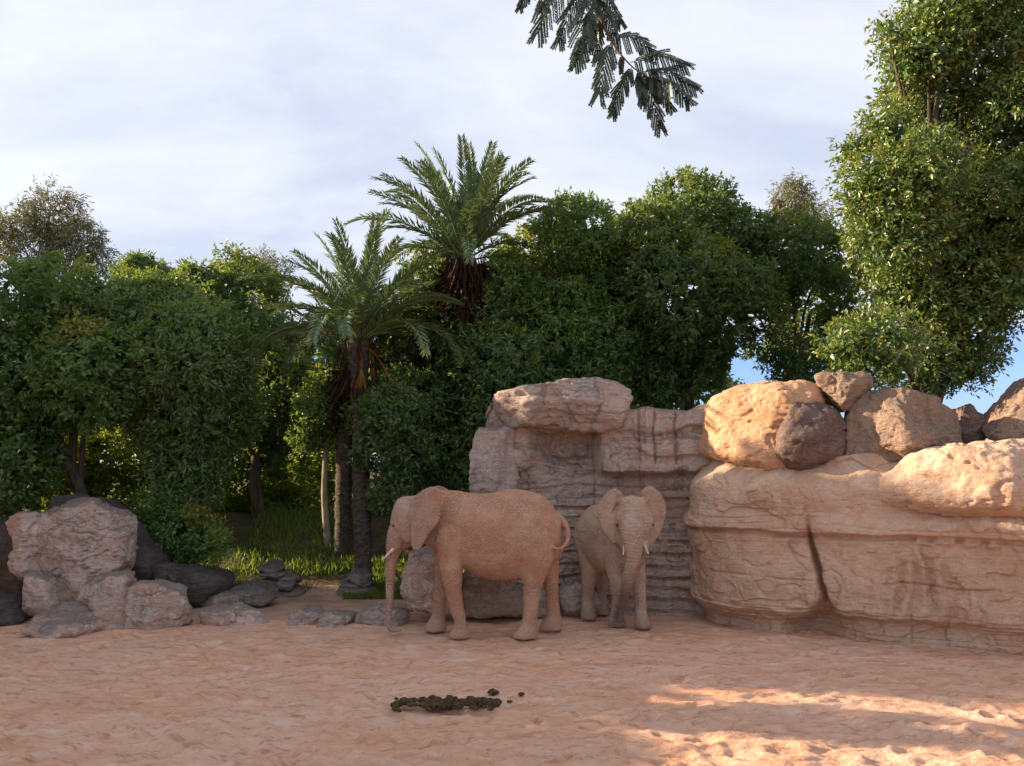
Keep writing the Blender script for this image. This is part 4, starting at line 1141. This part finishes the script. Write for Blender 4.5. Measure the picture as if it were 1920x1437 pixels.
def limbs(base, blobs, r0, seed, fork=0.45, extra=2, lean=0.0):
    rng = np.random.RandomState(seed)
    C = np.array([b[0] for b in blobs]); Rr = np.array([b[1] for b in blobs])
    top = C.mean(0)
    base = np.asarray(base, float)
    fk = base + (top - base) * fork + rng.normal(size=3) * (0.12, 0.12, 0)
    fk[:2] = base[:2] * 0.55 + fk[:2] * 0.45
    tops = C.mean(0)
    mid = (base + fk) / 2 + rng.normal(size=3) * (0.14, 0.1, 0)
    parts = [tube(catmull(np.array([base - (0, 0, 0.5), base, mid, fk, (fk + tops) / 2, tops]), 5), np.interp(np.linspace(0, 1, 26), [0, 0.2, 0.6, 1], [r0 * 1.5, r0 * 1.12, r0 * 0.8, r0 * 0.25]), 10)]
    for c, r in zip(C, Rr):
        s = fk + (tops - fk) * rng.uniform(0, 0.35)
        m = (s + c) / 2 + np.array((0, 0, 0.18 * np.linalg.norm(c - s))) + rng.normal(size=3) * 0.12
        parts.append(tube(catmull(np.array([s, m, c]), 5), np.linspace(r0 * 0.42, r0 * 0.07, 11), 7))
        for _ in range(extra):
            dd = rng.normal(size=3); dd /= np.linalg.norm(dd)
            parts.append(tube(np.array([c, c + dd * r * 0.4, c + dd * r * 0.7]), [r0 * 0.07, r0 * 0.05, r0 * 0.02], 5))
    V, Fs = join(parts)
    return V, Fs
def tree(name, label, blobs, base, r0, mat, bark='bark', seed=1, group=None, cat='tree', fork=0.45, extra=2, **k):
    base = np.asarray(base, float)
    t = thing(name, base, label, cat, group)
    V, Fs = limbs(base, blobs, r0, seed, fork, extra)
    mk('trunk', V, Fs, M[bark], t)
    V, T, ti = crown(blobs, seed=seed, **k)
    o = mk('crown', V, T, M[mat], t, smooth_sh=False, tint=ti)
    o['kind'] = 'stuff'
    return t
def gbase(px, Y, dx=0.0):
    x = (px - 960) / F_PX * Y + dx
    return (x, Y, float(ground_z(x, Y)))

BG = 'broadleaf trees behind the enclosure'
tree('leafy_tree', 'broad dense green tree overhanging the rock pile', px_blobs([(30, 600, 105), (115, 630, 110), (185, 700, 100), (50, 715, 105), (165, 735, 65), (10, 870, 90), (110, 560, 70), (-70, 700, 150), (-60, 860, 130), (20, 800, 75)], 19.0, 1), gbase(172, 19.2), 0.17, 'ficus', seed=101, group=BG, n_sprig=4200, per=10, L=0.15, Wd=0.075, inner=3600)
tree('leafy_tree', 'rounded pale green tree next to the one over the rock pile', px_blobs([(290, 640, 115), (365, 670, 105), (255, 705, 90), (385, 770, 95), (350, 870, 66), (300, 585, 65), (215, 610, 80), (325, 780, 75), (350, 940, 45)], 19.3, 2), gbase(330, 19.3), 0.15, 'ficus_b', seed=102, group=BG, n_sprig=4200, per=10, L=0.16, Wd=0.055, inner=3600)
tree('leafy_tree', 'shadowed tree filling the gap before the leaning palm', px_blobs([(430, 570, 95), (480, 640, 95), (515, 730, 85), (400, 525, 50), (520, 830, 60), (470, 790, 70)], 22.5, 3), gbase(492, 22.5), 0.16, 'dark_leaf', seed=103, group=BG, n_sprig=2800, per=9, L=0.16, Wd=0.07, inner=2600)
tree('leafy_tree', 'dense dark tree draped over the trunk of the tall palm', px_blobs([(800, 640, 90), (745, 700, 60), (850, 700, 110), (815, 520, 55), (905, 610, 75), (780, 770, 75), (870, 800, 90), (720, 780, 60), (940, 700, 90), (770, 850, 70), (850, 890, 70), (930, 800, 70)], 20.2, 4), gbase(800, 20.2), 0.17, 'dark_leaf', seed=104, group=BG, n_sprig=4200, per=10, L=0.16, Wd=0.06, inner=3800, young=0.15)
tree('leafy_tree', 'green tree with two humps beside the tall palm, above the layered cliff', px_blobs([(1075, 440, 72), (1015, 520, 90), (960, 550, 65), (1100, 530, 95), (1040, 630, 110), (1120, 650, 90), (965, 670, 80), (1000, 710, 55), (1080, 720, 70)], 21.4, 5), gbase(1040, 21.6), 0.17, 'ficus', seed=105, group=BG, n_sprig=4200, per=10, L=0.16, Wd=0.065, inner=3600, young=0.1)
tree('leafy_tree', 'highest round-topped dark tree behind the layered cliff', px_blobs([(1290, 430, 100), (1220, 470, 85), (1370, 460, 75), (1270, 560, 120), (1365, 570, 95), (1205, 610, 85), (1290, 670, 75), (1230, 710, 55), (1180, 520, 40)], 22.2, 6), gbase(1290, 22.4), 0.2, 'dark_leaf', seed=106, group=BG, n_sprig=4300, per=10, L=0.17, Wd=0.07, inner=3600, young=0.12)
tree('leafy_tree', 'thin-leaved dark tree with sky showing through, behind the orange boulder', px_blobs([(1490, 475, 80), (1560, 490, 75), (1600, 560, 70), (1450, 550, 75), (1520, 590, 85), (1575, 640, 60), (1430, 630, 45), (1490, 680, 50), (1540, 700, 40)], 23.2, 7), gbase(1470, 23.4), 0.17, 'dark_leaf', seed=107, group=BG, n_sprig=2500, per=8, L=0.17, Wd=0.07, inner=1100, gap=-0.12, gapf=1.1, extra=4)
tree('laurel_tree', 'large sunlit glossy-leaved tree rising behind the sandstone outcrop', px_blobs([(1830, 80, 120, 0), (1735, 190, 85, 0.2), (1910, 210, 130, 0), (1690, 120, 42, 0), (1665, 60, 22, 0), (1665, 245, 50, 0), (1640, 350, 65, -0.2), (1720, 330, 85, -0.3), (1800, 370, 115, 0.4), (1600, 290, 28, 0), (1680, 430, 85, -0.2), (1760, 500, 105, 0.2), (1850, 470, 105, 0.3), (1940, 380, 110, -0.2), (1690, 560, 65, 0), (1790, 590, 85, 0.2), (1650, 650, 68, -0.4), (1720, 670, 75, 0), (1800, 670, 62, 0.3), (1590, 655, 42, -0.4), (1900, 545, 55, 0), (1855, 610, 38, 0), (1780, 20, 90, 0), (1920, -60, 140, 0), (1740, 90, 60, 0), (2030, 120, 130, 0.3), (2040, 330, 120, 0.2), (1990, 480, 90, 0.3), (2080, 220, 110, 0), (2000, -120, 120, 0.3)], 16.6, 8), (8.9, 17.0, 0.4), 0.22, 'laurel', seed=108, n_sprig=11500, per=9, L=0.125, Wd=0.052, inner=12000, inner_L=0.28, sprig=0.36, gap=-0.3, gapf=1.0, young=0.35, fork=0.3, inner_r=0.8, extra=1)
tree('gum_tree', 'feathery olive gum tree standing far off above the broad dense tree', px_blobs([(35, 440, 48), (100, 405, 55), (150, 450, 38), (60, 485, 45), (125, 480, 45), (95, 370, 26), (-20, 450, 50), (200, 490, 24)], 33, 9), gbase(90, 33), 0.2, 'gum', 'bark_pale', seed=109, group='far gum trees', n_sprig=2100, per=7, L=0.22, Wd=0.045, inner=0, gap=-0.2, sprig=0.5, droop=0.7, shell=(0.25, 1.06), extra=4)
tree('gum_tree', 'small golden-brown gum tree top peeping out behind the thin-leaved tree', px_blobs([(1485, 370, 36), (1530, 392, 26), (1460, 385, 24), (1500, 430, 40)], 35, 10), gbase(1490, 35), 0.2, 'gum', 'bark_pale', seed=110, group='far gum trees', n_sprig=900, per=7, L=0.22, Wd=0.045, inner=0, gap=-0.3, sprig=0.5, droop=0.7, shell=(0.25, 1.06), extra=3)
tree('gum_tree', 'wispy grey tree top showing between the shadowed tree and the leaning palm', px_blobs([(490, 505, 28), (525, 520, 26), (500, 560, 40)], 30, 11), gbase(500, 30), 0.15, 'gum', 'bark_pale', seed=111, group='far gum trees', n_sprig=420, per=6, L=0.22, Wd=0.04, inner=0, gap=-0.2, sprig=0.5, droop=0.7, shell=(0.25, 1.06), extra=4)
tree('dark_conifer', 'dark spiky tree tops behind the two leafy trees', px_blobs([(262, 505, 22), (300, 515, 18), (318, 525, 14), (236, 515, 18), (275, 560, 50)], 27, 12), gbase(270, 27), 0.16, 'dark_leaf', seed=112, n_sprig=1200, per=8, L=0.18, Wd=0.05, inner=500)
FG = 'trees of the far belt behind the palms'
far_labels = ['far tree deep in the gloom behind the broad dense tree', 'far tree seen under the rounded pale green tree', 'far tree behind the leaning palm trunks', 'far tree behind the draped dark tree', 'far tree behind the two-humped tree', 'far tree behind the highest dark tree']
for k, (px, lab) in enumerate(zip((60, 330, 600, 830, 1030, 1230), far_labels)):
    tree('far_tree', lab, px_blobs([(px, 700, 90), (px - 70, 760, 90), (px + 70, 750, 90), (px, 820, 90), (px + 40, 650, 60)], 30 + (k % 3), 20 + k), gbase(px, 30 + (k % 3)), 0.2, 'ficus', seed=120 + k, group=FG, n_sprig=1100, per=8, L=0.24, Wd=0.12, inner=700, inner_L=0.5, extra=1)
# sunlit understorey shrubs
def shrub(label, lst, Y, seed, mat='bright_leaf', n=520, L=0.15, name='shrub', group='undergrowth shrubs', **k):
    bl = px_blobs(lst, Y, seed, 0.4)
    cx = sum(b[0] for b in lst) / len(lst)
    b = gbase(cx, Y)
    a = dict(n_sprig=n, per=8, L=L, Wd=L * 0.5, inner=int(n * 0.3), inner_L=0.22)
    a.update(k)
    return tree(name, label, bl, b, 0.035, mat, seed=seed, group=group, cat='shrub', fork=0.25, **a)
shrub('bright backlit shrub behind the trunk over the rock pile', [(120, 850, 50), (100, 920, 44), (150, 900, 40)], 23.0, 201, n=800)
shrub('tall yellow-green shrub glowing between two tree trunks', [(240, 850, 60), (225, 920, 55), (280, 940, 50), (205, 820, 36)], 23.5, 202, n=1100)
shrub('yellow-green shrub in the gap under the pale green tree', [(415, 850, 50), (440, 910, 55), (400, 960, 45), (480, 950, 46)], 24.0, 203, n=1000)
shrub('sunlit shrub behind the grassy bank near the shadowed trunk', [(540, 900, 36), (560, 950, 34), (520, 950, 30)], 24.5, 204)
shrub('sunlit shrub behind the pale slim trunk', [(600, 860, 36), (640, 900, 36), (590, 930, 30)], 25.5, 205)
shrub('shrub behind the palm trunks above the side-on elephant head', [(740, 930, 34), (770, 960, 30), (720, 960, 28)], 23.5, 206)
shrub('dark spreading bush beside the rock pile', [(300, 960, 40), (340, 1000, 46), (280, 1000, 34), (380, 1010, 34)], 18.2, 207, 'ficus', 800, 0.11)
shrub('small fresh green plant at the edge of the dark bank', [(402, 1022, 14), (408, 1040, 14)], 17.2, 208, 'bright_leaf', 130, 0.09, 'small_plant', inner_L=0.1)
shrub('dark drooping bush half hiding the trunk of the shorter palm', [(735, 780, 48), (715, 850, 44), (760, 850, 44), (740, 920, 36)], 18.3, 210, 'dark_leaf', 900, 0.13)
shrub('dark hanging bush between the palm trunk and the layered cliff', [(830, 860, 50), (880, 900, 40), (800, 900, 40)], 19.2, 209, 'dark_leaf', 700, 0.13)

# ------------------------------------------------------------------ palms
def frond(L, rise, droop, seed, lw=0.42, n=64):
    """one feather frond along +X, arching down; returns verts, tris, tints"""
    rng = np.random.RandomState(seed)
    s = np.linspace(0, 1, 16)
    ang = rise - droop * s ** 1.6
    dx = np.cos(ang) * L / 15; dz = np.sin(ang) * L / 15
    x = np.r_[0, np.cumsum(dx[:-1])]; z = np.r_[0, np.cumsum(dz[:-1])]
    sp_ = np.stack([x, 0.05 * np.sin(s * 3 + seed), z], 1)
    V, q, t_ = tube(sp_, np.interp(s, [0, 0.15, 1], [0.05, 0.025, 0.005]), 5)
    T = np.concatenate([np.concatenate([q[:, [0, 1, 2]], q[:, [0, 2, 3]]]), t_])
    tints = [np.full(len(T), 0.75)]
    u = np.repeat(np.linspace(0.14, 0.995, n), 2) + rng.normal(size=2 * n) * 0.004
    u = np.clip(u, 0.1, 1)
    base = np.stack([np.interp(u, s, sp_[:, i]) for i in range(3)], 1)
    a = np.interp(u, s, ang)
    tg = np.stack([np.cos(a), 0 * a, np.sin(a)], 1)
    up = np.stack([-np.sin(a), 0 * a, np.cos(a)], 1)
    sd = np.tile([1, -1], n)[:, None] * np.array((0, 1.0, 0))
    sweep = np.interp(u, [0, 1], [0.55, 1.5])[:, None]
    ax = unit(sd * 1.0 + tg * sweep + up * (0.42 + 0.25 * rng.normal(size=(2 * n, 1))) + rng.normal(size=(2 * n, 3)) * 0.07)
    ll = lw * np.interp(u, [0.1, 0.3, 0.7, 1], [0.55, 1, 0.85, 0.45]) * rng.uniform(0.85, 1.1, 2 * n)
    V2, T2 = leaves_mesh(base, ax, up + 0.01, ll, np.full(2 * n, 0.048), 0.1)
    tints.append(np.repeat(np.clip(0.35 + 0.3 * rng.rand(2 * n), 0, 1), 2))
    return np.concatenate([V, V2]), np.concatenate([T, T2 + len(V)]), np.concatenate(tints)
FROND = {}
def frond_mesh(kind):
    if kind not in FROND:
        L, rise, droop, lw = {'up': (3.0, 1.42, 0.55, 0.40), 'mid': (3.1, 1.05, 0.95, 0.42), 'arch': (3.2, 0.75, 1.35, 0.44), 'low': (2.9, 0.45, 1.75, 0.42)}[kind]
        V, T, ti = frond(L, rise, droop, len(kind) * 7, lw)
        tmp = mk('frond', V, T, M['palm_leaf'], None, False, ti)
        FROND[kind] = tmp.data
        bpy.data.objects.remove(tmp)
    return FROND[kind]
def palm(label, base, top, r0, specs, skirt=0, seed=1, scale=1.0, stalks=(), lean=0.0):
    rng = np.random.RandomState(seed)
    base = np.array(base); top = np.array(top)
    t = thing('date_palm', base, label, 'palm', 'date palms')
    n = 60
    pts = np.array([base - (0, 0, 0.4) + (top - base + (0, 0, 0.4)) * u + np.array((lean * math.sin(u * math.pi), 0, 0)) for u in np.linspace(0, 1, n)])
    rad = r0 * (1 + 0.10 * (np.arange(n) % 2)) * np.interp(np.linspace(0, 1, n), [0, 0.08, 0.85, 1], [1.35, 1, 1.0, 1.35])
    V, q, t_ = tube(pts, rad, 14)
    V = V + 0.03 * fbm(V * 9, 2, seed)[:, None] * unit(V - np.array((top[0], top[1], 0)) * (1, 1, 0) - V * (0, 0, 1))
    mk('trunk', V, [q, t_], M['palm_trunk'], t, smooth_sh=False)
    for kind, az, tl, sc in specs:
        o = bpy.data.objects.new('frond', frond_mesh(kind))
        COL.objects.link(o)
        o.parent = t
        o.location = tuple(top - base)
        o.rotation_euler = (rng.uniform(-0.25, 0.25), tl, R(az))
        o.scale = (sc * scale,) * 3
    if skirt:
        parts = []
        pos = []; axs = []; Ls = []
        for k in range(skirt):
            a = rng.rand() * 6.28
            z = rng.rand() * 1.5
            rr = r0 * 1.2 + 0.3 * rng.rand()
            pos.append(top + (rr * math.cos(a), rr * math.sin(a), 0.15 - z)); axs.append((0.35 * math.cos(a), 0.35 * math.sin(a), -1 + 0.3 * rng.normal())); Ls.append(0.45 + 0.4 * rng.rand())
        V, T = leaves_mesh(np.array(pos), unit(np.array(axs)), unit(rng.normal(size=(skirt, 3))), np.array(Ls), np.full(skirt, 0.07))
        o = mk('dead_leaf_skirt', V, T, M['dead_frond'], t, False, np.repeat(rng.rand(skirt), 2)); o['kind'] = 'stuff'
    for (px, py, Y, h) in stalks:
        a = P(px, py, Y)
        m = 170
        ang = rng.rand(m) * 6.28; rad_ = np.sqrt(rng.rand(m)) * 0.18 * h
        tips = np.stack([a[0] + rad_ * np.cos(ang), a[1] + rad_ * np.sin(ang), a[2] - h * rng.uniform(0.55, 1.0, m)], 1)
        d_ = tips - a
        V, T = leaves_mesh(np.tile(a, (m, 1)), unit(d_), unit(rng.normal(size=(m, 3))), np.linalg.norm(d_, axis=1), np.full(m, 0.022))
        mk('date_stalk', V, T, M['date_stalk'], t, False, np.repeat(rng.rand(m), 2))
        c = top - (0, 0, 0.1)
        V, q, t_ = tube(catmull(np.array([c, (c + a) / 2 + (0, 0, 0.25), a]), 5), np.linspace(0.03, 0.02, 11), 6)
        mk('fruit_stem', V, [q, t_], M['date_stalk'], t)
    return t
def specs_for(seed, nup, nmid, narch, nlow):
    rng = np.random.RandomState(seed)
    sp_ = []
    for kind, n in (('up', nup), ('mid', nmid), ('arch', narch), ('low', nlow)):
        o_ = rng.rand() * 360
        for k in range(n):
            sp_.append((kind, o_ + 360 * k / n + rng.uniform(-14, 14), rng.uniform(-0.13, 0.13), rng.uniform(0.85, 1.1)))
    return sp_
Pt = P(868, 492, 20.3)
palm('tall date palm raising its feathery crown against the sky', gbase(850, 20.3), Pt, 0.26, specs_for(3, 15, 15, 12, 4), skirt=900, seed=1, scale=1.06)
Pt = P(672, 640, 18.9)
palm('shorter date palm with drooping grey-green fronds and orange date stalks', gbase(690, 18.9), Pt, 0.20, specs_for(9, 8, 12, 14, 12), skirt=40, seed=2, scale=1.0, stalks=[(678, 688, 18.5, 0.62), (735, 718, 18.6, 0.62), (701, 684, 18.9, 0.4)])
Pt = P(648, 690, 20.6)
palm('dark-trunked date palm with a brown skirt of dead leaves behind the shorter palm', gbase(648, 20.6), Pt, 0.20, specs_for(15, 5, 6, 6, 3), skirt=260, seed=3, scale=0.8)
# slim pale trunk
tree('slim_tree', 'slim tree with a pale grey trunk standing beside the palms', px_blobs([(600, 760, 40), (640, 790, 36), (585, 810, 30), (620, 720, 30)], 21.0, 33), gbase(620, 21.0), 0.085, 'ficus', 'bark_pale', seed=133, n_sprig=700, per=8, L=0.14, Wd=0.06, inner=250, fork=0.75)

# ------------------------------------------------------------------ grass
rng = np.random.RandomState(44)
pp = []
def patch(px0, px1, Y0, Y1, n):
    Yv = rng.uniform(Y0, Y1, n); pxv = rng.uniform(px0, px1, n)
    x = (pxv - 960) / F_PX * Yv
    pp.append(np.stack([x, Yv], 1))
patch(655, 780, 18.0, 20.2, 6500)
patch(770, 880, 18.0, 20.0, 3000)
patch(480, 690, 19.6, 23, 3000)
patch(540, 600, 18.3, 18.9, 700)
patch(250, 480, 18.6, 21, 1200)
G = np.concatenate(pp)
G = G[fbm(np.stack([G[:, 0], G[:, 1], 0 * G[:, 0]], 1) * 2.0, 2, 5) > -0.35]
n = len(G)
pos = np.stack([G[:, 0], G[:, 1], ground_z(G[:, 0], G[:, 1]) - 0.03], 1)
axs = unit(np.stack([rng.normal(size=n) * 0.45, rng.normal(size=n) * 0.45, np.ones(n)], 1))
V, T = leaves_mesh(pos, axs, unit(rng.normal(size=(n, 3)) * (1, 1, 0.1)), rng.uniform(0.12, 0.34, n), rng.uniform(0.012, 0.022, n))
tag(mk('grass', V, T, M['grass'], None, False, np.repeat(rng.rand(n), 2)), 'long bright green grass on the bank behind the sand', 'grass', kind='stuff')

# ------------------------------------------------------------------ overhanging spray near the viewpoint
YB = 4.0
t = thing('feathery_tree', (3.4, -2.2, -0.02), 'feathery-leaved tree by the viewing place dangling one dark spray against the open sky', 'tree')
V, q, t_ = tube(catmull(np.array([(3.4, -2.2, -0.5), (3.4, -2.2, 0), (3.2, -1.7, 2.6), (2.6, -0.6, 5.4), (1.5, 1.6, 7.2), P(1080, -900, 3.4)]), 6), np.interp(np.linspace(0, 1, 31), [0, 0.5, 1], [0.2, 0.13, 0.03]), 10)
mk('trunk', V, [q, t_], M['bark'], t)
def bp_(px, py, d=0.0):
    return P(px, py, YB + d)
br = np.array([P(1080, -900, 3.4), P(1050, -420, 3.7), P(1072, -140, 3.95), bp_(1105, -30), bp_(1128, 40), bp_(1148, 80), bp_(1172, 112), bp_(1196, 134), bp_(1225, 150)])
V, q, t_ = tube(catmull(br, 5), np.interp(np.linspace(0, 1, 41), [0, 0.3, 0.6, 1], [0.03, 0.014, 0.006, 0.002]), 7)
mk('twig', V, [q, t_], M['twig'], t)
br2 = np.array([br[2], bp_(1030, -80, 0.05), bp_(1005, -40, 0.05)])
V, q, t_ = tube(catmull(br2, 4), np.linspace(0.007, 0.002, 9), 6)
mk('twig', V, [q, t_], M['twig'], t)
def feather_leaf(a, b, seed, n=11, plen=0.10):
    rng = np.random.RandomState(seed)
    a = np.asarray(a); b = np.asarray(b)
    L = np.linalg.norm(b - a)
    s = np.linspace(0, 1, 10)
    mid = (a + b) / 2 + np.array((0, 0, 0.16 * L))
    c = catmull(np.array([a, mid, b]), 6)
    V, q, t_ = tube(c, np.linspace(0.0022, 0.0008, len(c)), 5)
    T = [np.concatenate([np.concatenate([q[:, [0, 1, 2]], q[:, [0, 2, 3]]]), t_])]; Vs = [V]; o_ = len(V); tn = [np.full(len(T[0]), 0.9)]
    u = np.linspace(0.12, 1.0, n)
    side0 = np.cross((b - a) / L, (0.15, 1.0, 0.2)); side0 /= np.linalg.norm(side0)
    for k in range(n):
        for sg in (1, -1):
            i = u[k] * (len(c) - 1); i0 = min(int(i), len(c) - 2)
            base = c[i0] + (c[i0 + 1] - c[i0]) * (i - i0)
            tg = c[i0 + 1] - c[i0]; tg /= np.linalg.norm(tg)
            dirn = sg * side0 * 0.75 + tg * (0.55 + 0.6 * u[k]) + np.array((rng.normal() * 0.12, rng.normal() * 0.3, -0.85 + rng.normal() * 0.15))
            dirn /= np.linalg.norm(dirn)
            pl = plen * (1 - 0.35 * abs(u[k] - 0.45) * 2) * rng.uniform(0.9, 1.1) * (L / 0.28)
            m = 21
            w = np.linspace(0.05, 1.0, m)
            pb = base + dirn * pl * w[:, None] + np.array((0, 0, -1.0)) * (0.18 * pl * w ** 2)[:, None]
            ns = np.cross(dirn, (rng.normal() * 0.4, -1.0, 0.3)); ns /= np.linalg.norm(ns)
            for g2 in (1, -1):
                ax = unit(np.tile(ns * g2, (m, 1)) + dirn * 0.75 + rng.normal(size=(m, 3)) * 0.1)
                up = np.cross(dirn, ns)
                V2, T2 = leaves_mesh(pb, ax, np.tile(up, (m, 1)), np.full(m, 0.0155 * (L / 0.28) ** 0.5), np.full(m, 0.0088), 0.05)
                Vs.append(V2); T.append(T2 + o_); o_ += len(V2); tn.append(np.repeat(rng.rand(m), 2))
    return np.concatenate(Vs), np.concatenate(T), np.concatenate(tn)
LV = [((1085, -60), (1012, 52)), ((1100, -30), (1050, 70)), ((1108, -20), (1085, 92)), ((1128, 40), (1080, 115)), ((1105, -40), (1160, 35)), ((1118, 10), (1100, 60)), ((1112, -10), (1150, 60)),
      ((1146, 72), (1222, 92)), ((1146, 80), (1124, 170)), ((1165, 105), (1165, 132)), ((1186, 125), (1150, 205)), ((1182, 118), (1282, 118)), ((1200, 136), (1298, 158)), ((1200, 138), (1236, 232)), ((1215, 146), (1288, 185)), ((1196, 134), (1205, 190)), ((1210, 142), (1256, 196)), ((1050, -90), (1015, 10)), ((1008, -45), (976, 10)), ((1115, 0), (1120, 100))]
for k, (a, b) in enumerate(LV):
    V, T, ti = feather_leaf(bp_(*a), bp_(*b, d=0.12 * math.sin(k * 2.1)), 600 + k, n=9 if k in (9, 5) else 11)
    mk('leaf', V, T, M['feather_leaf'], t, False, ti)

# ------------------------------------------------------------------ shade trees beyond the left of the view
SG = 'shade trees along the side of the enclosure'
def shade_tree(label, x, y, H, r, seed, n=900):
    rng = np.random.RandomState(seed)
    bl = []
    for k in range(16):
        a = rng.rand() * 6.28
        bl.append((np.array((x + 0.75 * r * math.cos(a) * rng.rand(), y + 0.75 * r * math.sin(a) * rng.rand(), H - r * 0.5 - (k / 15.0) * (H - 1.0 - r) * 0.9)), r * rng.uniform(0.5, 0.7)))
    return tree('shade_tree', label, bl, (x, y, float(ground_z(x, y))), 0.2, 'ficus', seed=seed, group=SG, n_sprig=n, per=7, L=0.3, Wd=0.16, inner=n * 2, inner_L=0.6, extra=0, gap=-0.6)
for k, (x, y, H, r, n_, lab) in enumerate((
    (-16.5, 19.4, 9.6, 1.8, 1300, 'tall shade tree beside the rock pile edge of the enclosure'),
    (-15.0, 17.0, 10.0, 1.9, 1700, 'tall shade tree standing along the enclosure before the rock pile'),
    (-14.0, 13.7, 5.6, 1.3, 900, 'lower shade tree along the enclosure side, level with the dung heap'),
    (-14.2, 12.9, 7.4, 0.5, 130, 'narrow shade tree between the two lower ones along the enclosure side'),
    (-13.8, 11.3, 5.3, 1.4, 900, 'round shade tree along the enclosure side, before the narrow one'),
    (-13.5, 8.9, 4.9, 1.4, 800, 'low shade tree closest to the viewing place along the enclosure side'))):
    shade_tree(lab, x, y, H, r, 700 + k, n_)
